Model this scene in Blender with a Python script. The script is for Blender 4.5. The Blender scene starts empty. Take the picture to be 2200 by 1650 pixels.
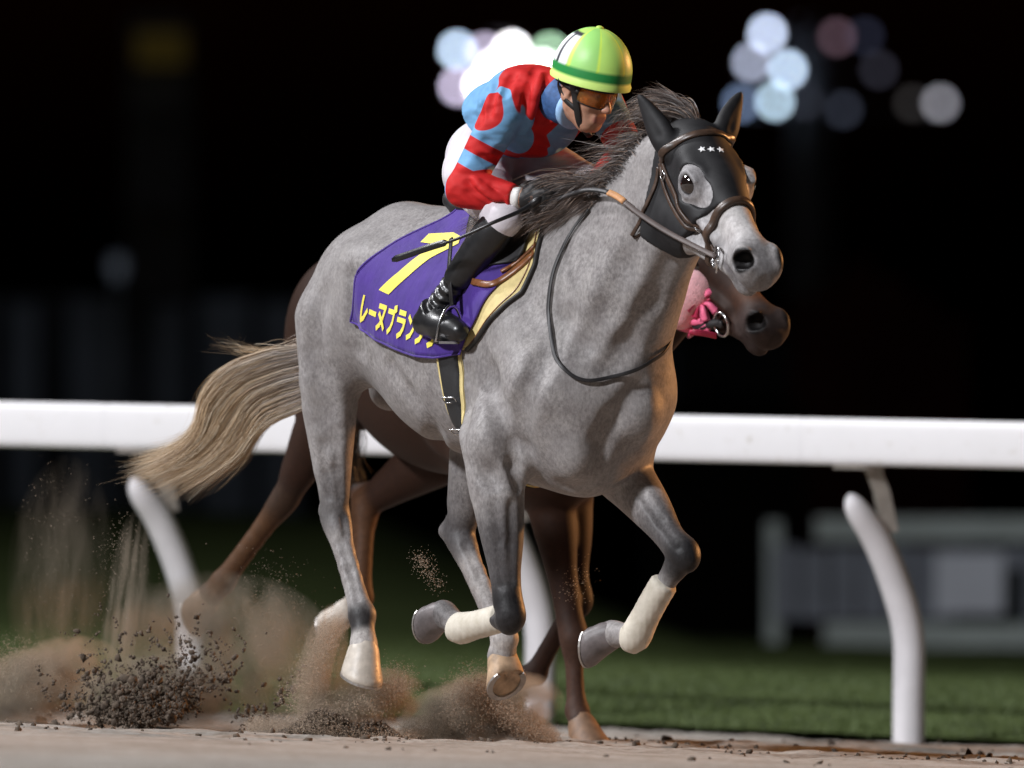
import bpy, bmesh, math, random
import numpy as np
from mathutils import Vector, Matrix
from mathutils.bvhtree import BVHTree

scene = bpy.context.scene
COL = scene.collection
random.seed(7)
rng = np.random.default_rng(7)

# ------------------------------------------------------------------ camera
CAM_D = 36.5            # metres from the lens to the grey horse
CAM_H = 0.39            # lens height above the sand: a photographer lying at the track edge
FRAME_W = 3.28          # metres across the frame at the horse
KPX = FRAME_W / 2200.0
cam_d = bpy.data.cameras.new("camera")
cam = bpy.data.objects.new("camera", cam_d)
COL.objects.link(cam)
cam.location = (0, -CAM_D, CAM_H)
cam.rotation_euler = (math.radians(90), 0, 0)
cam_d.sensor_width = 36.0
cam_d.lens = 36.0 * CAM_D / FRAME_W
cam_d.shift_y = (1330 - 825) / 2200.0
cam_d.clip_start = 0.5
cam_d.clip_end = 2000
cam_d.dof.use_dof = True
cam_d.dof.focus_distance = CAM_D - 0.35
cam_d.dof.aperture_fstop = 2.75
cam_d.dof.aperture_blades = 0
scene.camera = cam

# ------------------------------------------------------------------ night sky, faint moon, exposure
world = bpy.data.worlds.new("World")
scene.world = world
world.use_nodes = True
wn = world.node_tree
wn.nodes.clear()
sky_tex = wn.nodes.new("ShaderNodeTexSky")
sky_tex.sky_type = 'NISHITA'
sky_tex.sun_disc = False
sky_tex.sun_elevation = math.radians(-1.5)
sky_tex.sun_rotation = math.radians(200)
wbg = wn.nodes.new("ShaderNodeBackground")
wbg.inputs[1].default_value = 0.012
wout = wn.nodes.new("ShaderNodeOutputWorld")
wn.links.new(sky_tex.outputs[0], wbg.inputs[0])
wn.links.new(wbg.outputs[0], wout.inputs[0])

scene.view_settings.view_transform = 'Standard'
scene.view_settings.look = 'None'
scene.view_settings.exposure = 0.0
scene.view_settings.gamma = 1.0
scene.view_settings.use_curve_mapping = False
scene.render.engine = 'CYCLES'
scene.cycles.use_denoising = True
scene.cycles.max_bounces = 6
scene.cycles.sample_clamp_indirect = 4.0


def spot(name, loc, target, power, color, size, cone=40):
    d = bpy.data.lights.new(name, 'SPOT')
    d.energy = power
    d.color = color
    d.shadow_soft_size = size
    d.spot_size = math.radians(cone)
    d.spot_blend = 0.9
    o = bpy.data.objects.new(name, d)
    COL.objects.link(o)
    o.location = loc
    o.rotation_euler = (Vector(target) - Vector(loc)).to_track_quat('-Z', 'Y').to_euler()
    return o


# floodlight banks of the course: white ones behind the photographer's left shoulder and
# across the track on the left, warm sodium ones down the straight on the right
KEY = spot("floodlight_beam", (-31, -30, 27), (0.2, 1.5, 0.6), 118000, (0.95, 0.96, 1.0), 2.2, 57)
TOP = spot("infield_floodlight_beam", (-34, 12, 36), (0.2, 0.5, 0.6), 80000, (0.97, 0.97, 1.0), 2.4, 50)
WARM = spot("sodium_floodlight_beam", (31, 20, 10), (0.3, 0.1, 0.9), 58000, (1.0, 0.45, 0.16), 0.8, 16)

# ------------------------------------------------------------------ helpers


def at(px, py, Y=0.0):
    """picture position (2200 px frame) at depth Y -> a point of the place"""
    s = (CAM_D + Y) / CAM_D * KPX
    return np.array([(px - 1100) * s, Y, CAM_H + (1330 - py) * s])


def to_px(p):
    s = (CAM_D + p[1]) / CAM_D * KPX
    return (1100 + p[0] / s, 1330 - (p[2] - CAM_H) / s)


def ground_z(x, y):
    x = np.asarray(x, float)
    y = np.asarray(y, float)
    crown = -0.012 - 0.0012 * np.clip(y, 0, 12) ** 1.5
    return -0.036 * np.clip(x, -30, 30) + crown


def tag(o, label=None, cat=None, group=None, kind=None):
    if label:
        o["label"] = label
    if cat:
        o["category"] = cat
    if group:
        o["group"] = group
    if kind:
        o["kind"] = kind
    return o


def empty(name, loc, label=None, cat=None, group=None):
    o = bpy.data.objects.new(name, None)
    o.empty_display_size = 0.1
    o.location = Vector(loc)
    COL.objects.link(o)
    return tag(o, label, cat, group)


def mesh_obj(name, verts, faces, mat, parent=None, smooth=True):
    """verts Nx3 world coordinates, faces: list of tuples or an Nx4 / Nx3 array"""
    me = bpy.data.meshes.new(name)
    if isinstance(faces, np.ndarray):
        n, k = faces.shape
        me.vertices.add(len(verts))
        me.vertices.foreach_set("co", np.asarray(verts, np.float32).ravel())
        me.loops.add(n * k)
        me.loops.foreach_set("vertex_index", faces.astype(np.int32).ravel())
        me.polygons.add(n)
        me.polygons.foreach_set("loop_start", np.arange(0, n * k, k, dtype=np.int32))
        me.update(calc_edges=True)
    else:
        me.from_pydata([tuple(map(float, v)) for v in verts], [], faces)
        me.update()
    if smooth:
        me.polygons.foreach_set("use_smooth", np.ones(len(me.polygons), dtype=bool))
    o = bpy.data.objects.new(name, me)
    COL.objects.link(o)
    if mat:
        me.materials.append(mat)
    if parent:
        o.parent = parent
        o.matrix_parent_inverse = Matrix.Translation(parent.location).inverted()
    return o


def unit(v):
    v = np.asarray(v, float)
    return v / np.linalg.norm(v)


# ------------------------------------------------------------------ implicit-surface modelling
class Field:
    def __init__(self, lo, hi, h):
        self.lo = np.asarray(lo, float)
        self.h = h
        self.n = np.ceil((np.asarray(hi, float) - self.lo) / h).astype(int) + 1
        self.F = np.full(self.n, 0.5, np.float32)
        self.ax = [(self.lo[i] + h * np.arange(self.n[i])).astype(np.float32) for i in range(3)]

    def block(self, lo, hi):
        a = np.clip(np.floor((np.asarray(lo) - self.lo) / self.h).astype(int), 0, self.n)
        b = np.clip(np.ceil((np.asarray(hi) - self.lo) / self.h).astype(int) + 1, 0, self.n)
        sl = tuple(slice(a[i], b[i]) for i in range(3))
        return sl, (self.ax[0][sl[0]][:, None, None], self.ax[1][sl[1]][None, :, None], self.ax[2][sl[2]][None, None, :])

    def blend(self, sl, d, k, op):
        f = self.F[sl]
        if op == 'sub':
            d = -d
            hh = np.maximum(k - np.abs(f - d), 0) / k
            self.F[sl] = np.maximum(f, d) + hh * hh * k * 0.25
        else:
            hh = np.maximum(k - np.abs(f - d), 0) / k
            self.F[sl] = np.minimum(f, d) - hh * hh * k * 0.25

    def cap(self, a, b, ra, rb, k=0.04, flat=None, op='add'):
        """tapered limb between two points; flat=(direction, factor) widens or narrows it along a direction"""
        a = np.asarray(a, float)
        b = np.asarray(b, float)
        fac = flat[1] if flat else 1.0
        m = max(ra, rb) * max(1.0, fac) + k + 3 * self.h
        sl, (x, y, z) = self.block(np.minimum(a, b) - m, np.maximum(a, b) + m)
        if min(self.F[sl].shape) == 0:
            return
        x = x - np.float32(a[0])
        y = y - np.float32(a[1])
        z = z - np.float32(a[2])
        ab = b - a
        if flat:
            n = unit(flat[0])
            g = 1.0 / fac - 1.0
            t = (x * n[0] + y * n[1] + z * n[2]) * np.float32(g)
            x = x + t * np.float32(n[0])
            y = y + t * np.float32(n[1])
            z = z + t * np.float32(n[2])
            ab = ab + g * ab.dot(n) * n
        L2 = max(ab.dot(ab), 1e-9)
        t = np.clip((x * np.float32(ab[0]) + y * np.float32(ab[1]) + z * np.float32(ab[2])) / np.float32(L2), 0, 1)
        dx = x - t * np.float32(ab[0])
        dy = y - t * np.float32(ab[1])
        dz = z - t * np.float32(ab[2])
        d = np.sqrt(dx * dx + dy * dy + dz * dz) - (np.float32(ra) + t * np.float32(rb - ra))
        if flat and fac < 1:
            d = d * np.float32(0.5 + 0.5 * fac)
        self.blend(sl, d.astype(np.float32), k, op)

    def chain(self, pts, rs, k=0.03, flat=None, op='add', sub=4):
        P4 = np.hstack([np.asarray(pts, float), np.asarray(rs, float)[:, None]])
        if len(P4) > 2:
            E = np.vstack([2 * P4[0] - P4[1], P4, 2 * P4[-1] - P4[-2]])
            out = []
            for i in range(len(P4) - 1):
                a, b, c, d = E[i:i + 4]
                for t in np.arange(sub) / sub:
                    out.append(0.5 * (2 * b + (c - a) * t + (2 * a - 5 * b + 4 * c - d) * t * t + (-a + 3 * b - 3 * c + d) * t ** 3))
            P4 = np.array(out + [P4[-1]])
            k = min(k, 0.012)
        pts, rs = P4[:, :3], P4[:, 3]
        for i in range(len(pts) - 1):
            self.cap(pts[i], pts[i + 1], rs[i], rs[i + 1], k, flat, op)

    def ell(self, c, r, M=None, k=0.05, op='add'):
        """ellipsoid, M rows = its three axes"""
        c = np.asarray(c, float)
        M = np.eye(3) if M is None else np.asarray(M, float)
        ext = np.sqrt(((M * np.asarray(r)[:, None]) ** 2).sum(0)) + k + 3 * self.h
        sl, (x, y, z) = self.block(c - ext, c + ext)
        if min(self.F[sl].shape) == 0:
            return
        x = x - np.float32(c[0])
        y = y - np.float32(c[1])
        z = z - np.float32(c[2])
        k0 = 0
        k1 = 0
        for i in range(3):
            q = (x * np.float32(M[i, 0]) + y * np.float32(M[i, 1]) + z * np.float32(M[i, 2])) / np.float32(r[i])
            k0 = k0 + q * q
            q = q / np.float32(r[i])
            k1 = k1 + q * q
        k0 = np.sqrt(k0)
        k1 = np.sqrt(k1) + 1e-6
        self.blend(sl, (k0 * (k0 - 1) / k1).astype(np.float32), k, op)

    def plane(self, p, n, k=0.005):
        """cut away what lies on the side n points to"""
        n = unit(n)
        x, y, z = self.ax[0][:, None, None], self.ax[1][None, :, None], self.ax[2][None, None, :]
        d = (x - p[0]) * n[0] + (y - p[1]) * n[1] + (z - p[2]) * n[2]
        self.F = np.maximum(self.F, d.astype(np.float32))

    def mesh(self, smooth=2):
        F, h = self.F, self.h
        S = F < 0
        nx, ny, nz = F.shape
        cnt = np.zeros((nx - 1, ny - 1, nz - 1), np.int8)
        for i in (0, 1):
            for j in (0, 1):
                for k in (0, 1):
                    cnt += S[i:nx - 1 + i, j:ny - 1 + j, k:nz - 1 + k]
        act = (cnt > 0) & (cnt < 8)
        ci, cj, ck = np.nonzero(act)
        ids = np.full(act.shape, -1, np.int32)
        ids[ci, cj, ck] = np.arange(len(ci))
        acc = np.zeros((len(ci), 3))
        w = np.zeros(len(ci))
        corners = [(i, j, k) for i in (0, 1) for j in (0, 1) for k in (0, 1)]
        val = {c: F[ci + c[0], cj + c[1], ck + c[2]].astype(float) for c in corners}
        for c in corners:
            for axis in range(3):
                if c[axis] == 0:
                    e = list(c)
                    e[axis] = 1
                    e = tuple(e)
                    va, vb = val[c], val[e]
                    cross = (va < 0) != (vb < 0)
                    t = np.where(cross, va / np.where(cross, va - vb, 1), 0)
                    for q in range(3):
                        acc[:, q] += np.where(cross, c[q] + (t if q == axis else 0), 0)
                    w += cross
        V = np.stack([ci, cj, ck], 1) + acc / w[:, None]
        V = self.lo + h * V
        quads = []
        for axis in range(3):
            sa = [slice(None)] * 3
            sb = [slice(None)] * 3
            sa[axis] = slice(0, -1)
            sb[axis] = slice(1, None)
            A, B = S[tuple(sa)], S[tuple(sb)]
            i, j, k = np.nonzero(A != B)
            u, v = (axis + 1) % 3, (axis + 2) % 3
            idx = np.stack([i, j, k], 1)
            shp = np.array(act.shape)
            ok = (idx[:, u] > 0) & (idx[:, v] > 0) & (idx[:, u] < shp[u]) & (idx[:, v] < shp[v])
            idx = idx[ok]
            ins = A[idx[:, 0], idx[:, 1], idx[:, 2]]

            def cell(du, dv):
                q = idx.copy()
                q[:, u] -= du
                q[:, v] -= dv
                return ids[q[:, 0], q[:, 1], q[:, 2]]
            q = np.stack([cell(1, 1), cell(0, 1), cell(0, 0), cell(1, 0)], 1)
            q[~ins] = q[~ins][:, ::-1]
            quads.append(q)
        Q = np.concatenate(quads)
        Q = Q[(Q >= 0).all(1)]
        for _ in range(smooth):
            E = np.concatenate([Q[:, [0, 1]], Q[:, [1, 2]], Q[:, [2, 3]], Q[:, [3, 0]]])
            s = np.zeros_like(V)
            deg = np.bincount(E[:, 0], minlength=len(V)) + np.bincount(E[:, 1], minlength=len(V))
            for q in range(3):
                s[:, q] = np.bincount(E[:, 0], V[E[:, 1], q], len(V)) + np.bincount(E[:, 1], V[E[:, 0], q], len(V))
            V = 0.5 * V + 0.5 * s / np.maximum(deg, 1)[:, None]
        return V, Q


def bvh_of(V, Q):
    return BVHTree.FromPolygons([tuple(v) for v in V], [tuple(q) for q in Q.tolist()])


# ------------------------------------------------------------------ materials
def new_mat(name):
    m = bpy.data.materials.new(name)
    m.use_nodes = True
    nt = m.node_tree
    b = nt.nodes["Principled BSDF"]
    return m, nt, b


def ramp(nt, fac, stops, interp='LINEAR'):
    r = nt.nodes.new("ShaderNodeValToRGB")
    r.color_ramp.interpolation = interp
    e = r.color_ramp.elements
    while len(e) < len(stops):
        e.new(0.5)
    for el, (p, c) in zip(e, stops):
        el.position = p
        el.color = (*c, 1) if len(c) == 3 else c
    nt.links.new(fac, r.inputs[0])
    return r.outputs[0]


def noise(nt, scale, detail=4, rough=0.55, coord=None, stretch=None):
    tc = nt.nodes.new("ShaderNodeTexCoord")
    src = tc.outputs["Object"] if coord is None else coord
    if stretch:
        mp = nt.nodes.new("ShaderNodeMapping")
        mp.inputs["Scale"].default_value = stretch
        nt.links.new(src, mp.inputs[0])
        src = mp.outputs[0]
    n = nt.nodes.new("ShaderNodeTexNoise")
    n.inputs["Scale"].default_value = scale
    n.inputs["Detail"].default_value = detail
    n.inputs["Roughness"].default_value = rough
    nt.links.new(src, n.inputs["Vector"])
    return n.outputs["Fac"]


def bump(nt, b, height, strength=0.3, dist=0.01, normal=None):
    n = nt.nodes.new("ShaderNodeBump")
    n.inputs["Strength"].default_value = strength
    n.inputs["Distance"].default_value = dist
    nt.links.new(height, n.inputs["Height"])
    if normal:
        nt.links.new(normal, n.inputs["Normal"])
    nt.links.new(n.outputs[0], b.inputs["Normal"])
    return n.outputs[0]


def mix(nt, fac, a, b, mode='MIX'):
    m = nt.nodes.new("ShaderNodeMix")
    m.data_type = 'RGBA'
    m.blend_type = mode
    for sock, v in ((m.inputs[0], fac), (m.inputs[6], a), (m.inputs[7], b)):
        if hasattr(v, "links"):
            nt.links.new(v, sock)
        else:
            sock.default_value = v if isinstance(v, (int, float)) else ((*v, 1) if len(v) == 3 else v)
    return m.outputs[2]


def math_node(nt, op, a, b=None):
    m = nt.nodes.new("ShaderNodeMath")
    m.operation = op
    for s, v in ((m.inputs[0], a), (m.inputs[1], b)):
        if v is None:
            continue
        if hasattr(v, "links"):
            nt.links.new(v, s)
        else:
            s.default_value = v
    return m.outputs[0]


def attr(nt, name):
    a = nt.nodes.new("ShaderNodeAttribute")
    a.attribute_name = name
    return a


def simple(name, color, rough=0.6, var=0.15, scale=30, bmp=0.15, bdist=0.003, metal=0.0, coat=0.0, spec=0.5, sheen=0.0):
    m, nt, b = new_mat(name)
    n = noise(nt, scale)
    lo = tuple(max(0, c * (1 - var)) for c in color)
    hi = tuple(min(1, c * (1 + var)) for c in color)
    nt.links.new(ramp(nt, n, [(0.3, lo), (0.7, hi)]), b.inputs["Base Color"])
    b.inputs["Roughness"].default_value = rough
    b.inputs["Metallic"].default_value = metal
    b.inputs["Coat Weight"].default_value = coat
    b.inputs["Specular IOR Level"].default_value = spec
    b.inputs["Sheen Weight"].default_value = sheen
    if bmp:
        bump(nt, b, noise(nt, scale * 4, 3), bmp, bdist)
    return m


def emit(name, color, strength):
    m, nt, b = new_mat(name)
    b.inputs["Base Color"].default_value = (0.05, 0.05, 0.05, 1)
    b.inputs["Emission Color"].default_value = (*color, 1)
    b.inputs["Emission Strength"].default_value = strength
    return m


def set_attr(o, name, values, typ='FLOAT'):
    a = o.data.attributes.new(name, typ, 'POINT')
    if typ == 'FLOAT':
        a.data.foreach_set("value", np.asarray(values, np.float32))
    else:
        v = np.ones((len(values), 4), np.float32)
        v[:, :3] = values
        a.data.foreach_set("color", v.ravel())
    return a

# ================================================================== THE SETTING
def vnoise(x, y, seed=0):
    """smooth value noise on numpy arrays"""
    xi = np.floor(x).astype(np.int64)
    yi = np.floor(y).astype(np.int64)
    fx = x - xi
    fy = y - yi
    fx = fx * fx * (3 - 2 * fx)
    fy = fy * fy * (3 - 2 * fy)

    def hsh(a, b):
        v = (a * 374761393 + b * 668265263 + seed * 1442695041) & 0x7fffffff
        v = ((v ^ (v >> 13)) * 1274126177) & 0x7fffffff
        return ((v ^ (v >> 16)) & 0xffff) / 65535.0
    return (hsh(xi, yi) * (1 - fx) + hsh(xi + 1, yi) * fx) * (1 - fy) + (hsh(xi, yi + 1) * (1 - fx) + hsh(xi + 1, yi + 1) * fx) * fy


def fbm(x, y, octs=4, seed=0):
    s = 0
    a = 0.5
    for o in range(octs):
        s = s + a * (vnoise(x * 2 ** o, y * 2 ** o, seed + o) - 0.5)
        a *= 0.5
    return s


def grid_sheet(name, xs, ys, zf, mat, kind='structure'):
    X, Y = np.meshgrid(xs, ys, indexing='ij')
    Z = zf(X, Y)
    V = np.stack([X, Y, Z], -1).reshape(-1, 3)
    nx, ny = len(xs), len(ys)
    i = np.arange(nx * ny).reshape(nx, ny)
    Q = np.stack([i[:-1, :-1], i[1:, :-1], i[1:, 1:], i[:-1, 1:]], -1).reshape(-1, 4)
    o = mesh_obj(name, V, Q, mat)
    return tag(o, kind=kind)


# ---- sand track
m_sand, nt, b = new_mat("sand")
n1 = noise(nt, 1.6, 5, 0.6)
n2 = noise(nt, 24, 5, 0.65)
c1 = ramp(nt, n1, [(0.3, (0.27, 0.235, 0.20)), (0.5, (0.355, 0.32, 0.285)), (0.7, (0.43, 0.40, 0.365))])
c2 = ramp(nt, n2, [(0.32, (0.62, 0.58, 0.54)), (0.6, (1, 1, 1))])
nt.links.new(mix(nt, 1.0, c1, c2, 'MULTIPLY'), b.inputs["Base Color"])
b.inputs["Roughness"].default_value = 0.95
b.inputs["Specular IOR Level"].default_value = 0.15
bump(nt, b, noise(nt, 90, 4, 0.7), 0.6, 0.01)

GRASS_Y = 7.3


def edge_y(x):
    return GRASS_Y - 0.18 * x + 0.10 * fbm(x * 1.1, x * 0 + 3.3, 3, 5)


def sand_z(X, Y):
    z = ground_z(X, Y)
    near = np.exp(-(X / 4.5) ** 2)
    lumps = 0.05 * fbm(X * 1.3, Y * 1.3, 3, 11) + 0.045 * np.clip(fbm(X * 5, Y * 5, 3, 23), -0.1, 1) + 0.016 * fbm(X * 19, Y * 19, 2, 31)
    smooth_zone = np.clip((Y + 2.0) / 1.5, 0.25, 1.0)
    return z + lumps * near * smooth_zone


xs = np.concatenate([np.linspace(-60, -4, 30)[:-1], np.linspace(-4, -2.6, 24)[:-1], np.linspace(-2.6, 2.6, 230), np.linspace(2.6, 4, 24)[1:], np.linspace(4, 60, 30)[1:]])
ys = np.concatenate([np.linspace(-44, -9, 20)[:-1], np.linspace(-9, -2.2, 110)[:-1], np.linspace(-2.2, 9.5, 430)])
sand = grid_sheet("sand_track", xs, ys, sand_z, m_sand)

# ---- turf infield: level behind the rail, then a rising bank
m_turf, nt, b = new_mat("turf")
c1 = ramp(nt, noise(nt, 1.1, 5, 0.6), [(0.3, (0.062, 0.086, 0.027)), (0.7, (0.095, 0.124, 0.042))])
c2 = ramp(nt, noise(nt, 40, 4, 0.7), [(0.3, (0.88, 0.88, 0.85)), (0.7, (1, 1, 1))])
nt.links.new(mix(nt, 1.0, c1, c2, 'MULTIPLY'), b.inputs["Base Color"])
b.inputs["Roughness"].default_value = 0.9
b.inputs["Specular IOR Level"].default_value = 0.1
bump(nt, b, noise(nt, 40, 3, 0.6), 0.3, 0.01)


def turf_z(X, Y):
    z = ground_z(X, np.minimum(Y, 12)) + 0.035
    d_ = np.maximum(Y - edge_y(X), 0)
    z = z + 0.22 * (1 - np.exp(-d_ / 2.4))
    rise = np.clip((Y - 13) / 40.0, 0, 1)
    side = np.clip((1.6 - X) / 2.6, 0.12, 1)
    z = z + 0.95 * side * rise * rise * (3 - 2 * rise) 
    fall = np.clip((Y - 60) / 40.0, 0, 1)
    z = z - 1.5 * fall
    return z + 0.03 * fbm(X * 2, Y * 2, 3, 40)


xs = np.concatenate([np.linspace(-160, -5, 24)[:-1], np.linspace(-5, 5, 160), np.linspace(5, 160, 24)[1:]])
ys = np.concatenate([np.linspace(0, 7, 110)[:-1] , np.linspace(7, 40, 60)[:-1], np.linspace(40, 700, 30)])
X, Yr = np.meshgrid(xs, ys, indexing='ij')
Yv = np.where(Yr < 7.0, edge_y(X) + Yr, np.maximum(edge_y(X), 5) + Yr)
V = np.stack([X, Yv, turf_z(X, Yv)], -1).reshape(-1, 3)
ii = np.arange(V.shape[0]).reshape(len(xs), len(ys))
Q = np.stack([ii[:-1, :-1], ii[1:, :-1], ii[1:, 1:], ii[:-1, 1:]], -1).reshape(-1, 4)
turf = tag(mesh_obj("turf_ground", V, Q, m_turf), kind='structure')

# short blades at the near edge of the turf
m_blade = simple("grass_blade", (0.075, 0.105, 0.032), 0.7, 0.4, 3, 0)
N = 42000
bx = rng.uniform(-3.2, 3.2, N)
by = edge_y(bx) + rng.exponential(2.6, N)
bz = turf_z(bx, by)
ln = rng.uniform(0.012, 0.032, N)
ang = rng.uniform(0, 6.28, N)
wd = 0.0035
V = np.zeros((N, 3, 3))
V[:, 0] = np.stack([bx - wd * np.cos(ang), by - wd * np.sin(ang), bz - 0.01], 1)
V[:, 1] = np.stack([bx + wd * np.cos(ang), by + wd * np.sin(ang), bz - 0.01], 1)
V[:, 2] = np.stack([bx + rng.normal(0, 0.015, N), by + rng.normal(0, 0.015, N), bz + ln], 1)
tag(mesh_obj("turf_grass", V.reshape(-1, 3), np.arange(N * 3).reshape(-1, 3), m_blade, smooth=False),
    "short green grass growing along the edge behind the white rail", "grass", kind="stuff")

# ---- white running rail on goosenecked posts
m_rail, nt, b = new_mat("rail_white_plastic")
st_ = ramp(nt, noise(nt, 22, 6, 0.75), [(0.30, (0.52, 0.48, 0.42)), (0.40, (0.76, 0.75, 0.765))])
st2 = ramp(nt, noise(nt, 2.2, 3, 0.6), [(0.3, (0.94, 0.94, 0.93)), (0.7, (1, 1, 1))])
nt.links.new(mix(nt, 1.0, st_, st2, 'MULTIPLY'), b.inputs["Base Color"])
b.inputs["Roughness"].default_value = 0.45
_unused = simple("rail_white_plastic", (0.88, 0.87, 0.89), 0.42, 0.05, 3, 0.05, 0.002)
m_post = simple("post_white_paint", (0.70, 0.68, 0.70), 0.45, 0.05, 9, 0.06, 0.002)
m_bracket = simple("bracket_steel", (0.30, 0.27, 0.24), 0.6, 0.15, 20, 0.1, 0.002)


def sweep(pts, prof, up=(0, 0, 1), closed_prof=True, scale=None, caps=True):
    """sweep a 2-D profile (side, up) along points"""
    pts = np.asarray(pts, float)
    n, m = len(pts), len(prof)
    T = np.gradient(pts, axis=0)
    T /= np.linalg.norm(T, axis=1)[:, None]
    V = []
    up = np.asarray(up, float)
    for i in range(n):
        u = up if up.ndim == 1 else up[i]
        s = np.cross(T[i], u)
        s /= np.linalg.norm(s) + 1e-12
        w = np.cross(s, T[i])
        k = 1.0 if scale is None else scale[i]
        for a, c in prof:
            V.append(pts[i] + k * (a * s + c * w))
    F = []
    for i in range(n - 1):
        for j in range(m if closed_prof else m - 1):
            j2 = (j + 1) % m
            F.append((i * m + j, i * m + j2, (i + 1) * m + j2, (i + 1) * m + j))
    if caps and closed_prof:
        F.append(tuple(range(m))[::-1])
        F.append(tuple((n - 1) * m + j for j in range(m)))
    return np.array(V), F


def circ(r, n=16, e=1.0):
    return [(r * math.cos(2 * math.pi * j / n), e * r * math.sin(2 * math.pi * j / n)) for j in range(n)]


def spline(pts, n=24):
    """Catmull-Rom through the points"""
    P = np.asarray(pts, float)
    P = np.vstack([2 * P[0] - P[1], P, 2 * P[-1] - P[-2]])
    out = []
    m = len(P) - 3
    for i in range(m):
        for t in np.linspace(0, 1, n // m + 2)[:-1]:
            a, b_, c, d = P[i:i + 4]
            out.append(0.5 * ((2 * b_) + (c - a) * t + (2 * a - 5 * b_ + 4 * c - d) * t * t + (-a + 3 * b_ - 3 * c + d) * t ** 3))
    out.append(P[-2])
    return np.array(out)


def join(parts):
    V, F, o = [], [], 0
    for v, f in parts:
        V.append(np.asarray(v, float))
        F += [tuple(int(i) + o for i in q) for q in f]
        o += len(v)
    return np.vstack(V), F


def rail_point(px):
    """centre of the rail where it crosses picture column px"""
    t = px / 2200.0
    Y = 8.0 - 1.8 * t
    return at(px, 911 + 46 * t, Y)


rail = empty("running_rail", at(1100, 1600, 7.1), "white running rail on curved white posts along the far edge of the sand", "rail")
prof = []
for q in range(32):
    a = 2 * math.pi * q / 32
    prof.append((math.copysign(abs(math.cos(a)) ** 0.34, math.cos(a)) * 0.055, math.copysign(abs(math.sin(a)) ** 0.36, math.sin(a)) * 0.089))
for (pa, pb) in ((-2600, -1900), (-1893, 236), (240, 1733), (1738, 4200)):
    pts = [rail_point(pa + (pb - pa) * k / 6) for k in range(7)]
    V, F = sweep(pts, prof, caps=False)
    mesh_obj("rail_section", V, F, m_rail, rail)
for pc in (238, 1735.5):
    pts = [rail_point(pc - 9), rail_point(pc + 9)]
    V, F = sweep(pts, [(a * 0.985, c * 0.985) for a, c in prof], caps=False)
    mesh_obj("rail_sleeve", V, F, m_rail, rail)
for px in (-1130, -370, 410, 1160, 1952, 2720):
    c = rail_point(px - 110)
    Y = c[1] + 0.22
    bz_ = float(ground_z(at(px, 1600, Y)[0], Y))
    base = at(px, 1600, Y)
    base[2] = bz_ - 0.05
    # upright, then leaning over towards the sand and the rail
    k0 = c + np.array([-0.03, 0.03, -0.195])
    mid1 = np.array([base[0], base[1], bz_ + 0.40])
    mid2 = np.array([base[0] - 0.035, base[1] - 0.03, bz_ + 0.56])
    mid3 = np.array([base[0] - 0.115, base[1] - 0.10, bz_ + 0.76])
    pts = spline([base, base * 0.5 + mid1 * 0.5, mid1, mid2, mid3, k0 + np.array([0.03, 0.02, -0.06]), k0], 40)
    sc = [float(np.interp(k / (len(pts) - 1), [0, 0.5, 0.68, 0.80, 0.89, 0.95, 0.985, 1.0], [1.06, 1.06, 1.0, 0.86, 0.66, 0.46, 0.28, 0.06])) for k in range(len(pts))]
    V, F = sweep(pts, circ(0.057, 20), up=(0, 1, 0), scale=sc)
    mesh_obj("post", V, F, m_post, rail)
    top = c + np.array([0.045, 0.03, -0.07])
    low = mid3 + np.array([0.040, 0.035, 0.06])
    V, F = sweep([top, top * 0.6 + low * 0.4 + np.array([0.012, 0, 0]), low], [(-0.030, -0.042), (0.030, -0.042), (0.030, 0.042), (-0.030, 0.042)], up=(0, 1, 0))
    mesh_obj("bracket", V, F, m_bracket, rail, smooth=False)
    V, F = sweep([c + np.array([-0.09, 0.0, -0.093]), c + np.array([0.10, 0.0, -0.096])], [(-0.04, -0.008), (0.04, -0.008), (0.04, 0.008), (-0.04, 0.008)])
    mesh_obj("clamp_plate", V, F, m_bracket, rail, smooth=False)

# ================================================================== HORSES
class Frame:
    """horse axes: f forward, l to its left, z up, from a point on the ground"""
    def __init__(self, origin, theta, sf=1.0):
        t = math.radians(theta)
        self.O = np.asarray(origin, float)
        self.Fv = np.array([math.cos(t), -math.sin(t), 0])
        self.Lv = np.array([math.sin(t), math.cos(t), 0])
        self.Zv = np.array([0, 0, 1.0])
        self.M = np.stack([self.Fv, self.Lv, self.Zv])

    def __call__(self, f, l, z):
        return self.O + f * self.Fv + l * self.Lv + z * self.Zv

    def local(self, p):
        return (np.asarray(p) - self.O) @ self.M.T

    def tilt(self, deg):
        """axes pitched nose-up by deg about the left axis"""
        a = math.radians(deg)
        f = math.cos(a) * self.Fv + math.sin(a) * self.Zv
        z = -math.sin(a) * self.Fv + math.cos(a) * self.Zv
        return np.stack([f, self.Lv, z])


class HeadFrame:
    """a along the face from poll to nose, b to the horse's left, c out of the forehead"""
    def __init__(self, poll, axis, lat, s=1.0):
        self.O = np.asarray(poll, float)
        self.A = unit(axis)
        lat = np.asarray(lat, float)
        self.B = unit(lat - lat.dot(self.A) * self.A)
        self.C = np.cross(self.A, self.B)
        self.M = np.stack([self.A, self.B, self.C])
        self.s = s

    def __call__(self, a, b, c):
        return self.O + self.s * (a * self.A + b * self.B + c * self.C)

    def local(self, p):
        return (np.asarray(p) - self.O) @ self.M.T / self.s


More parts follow.
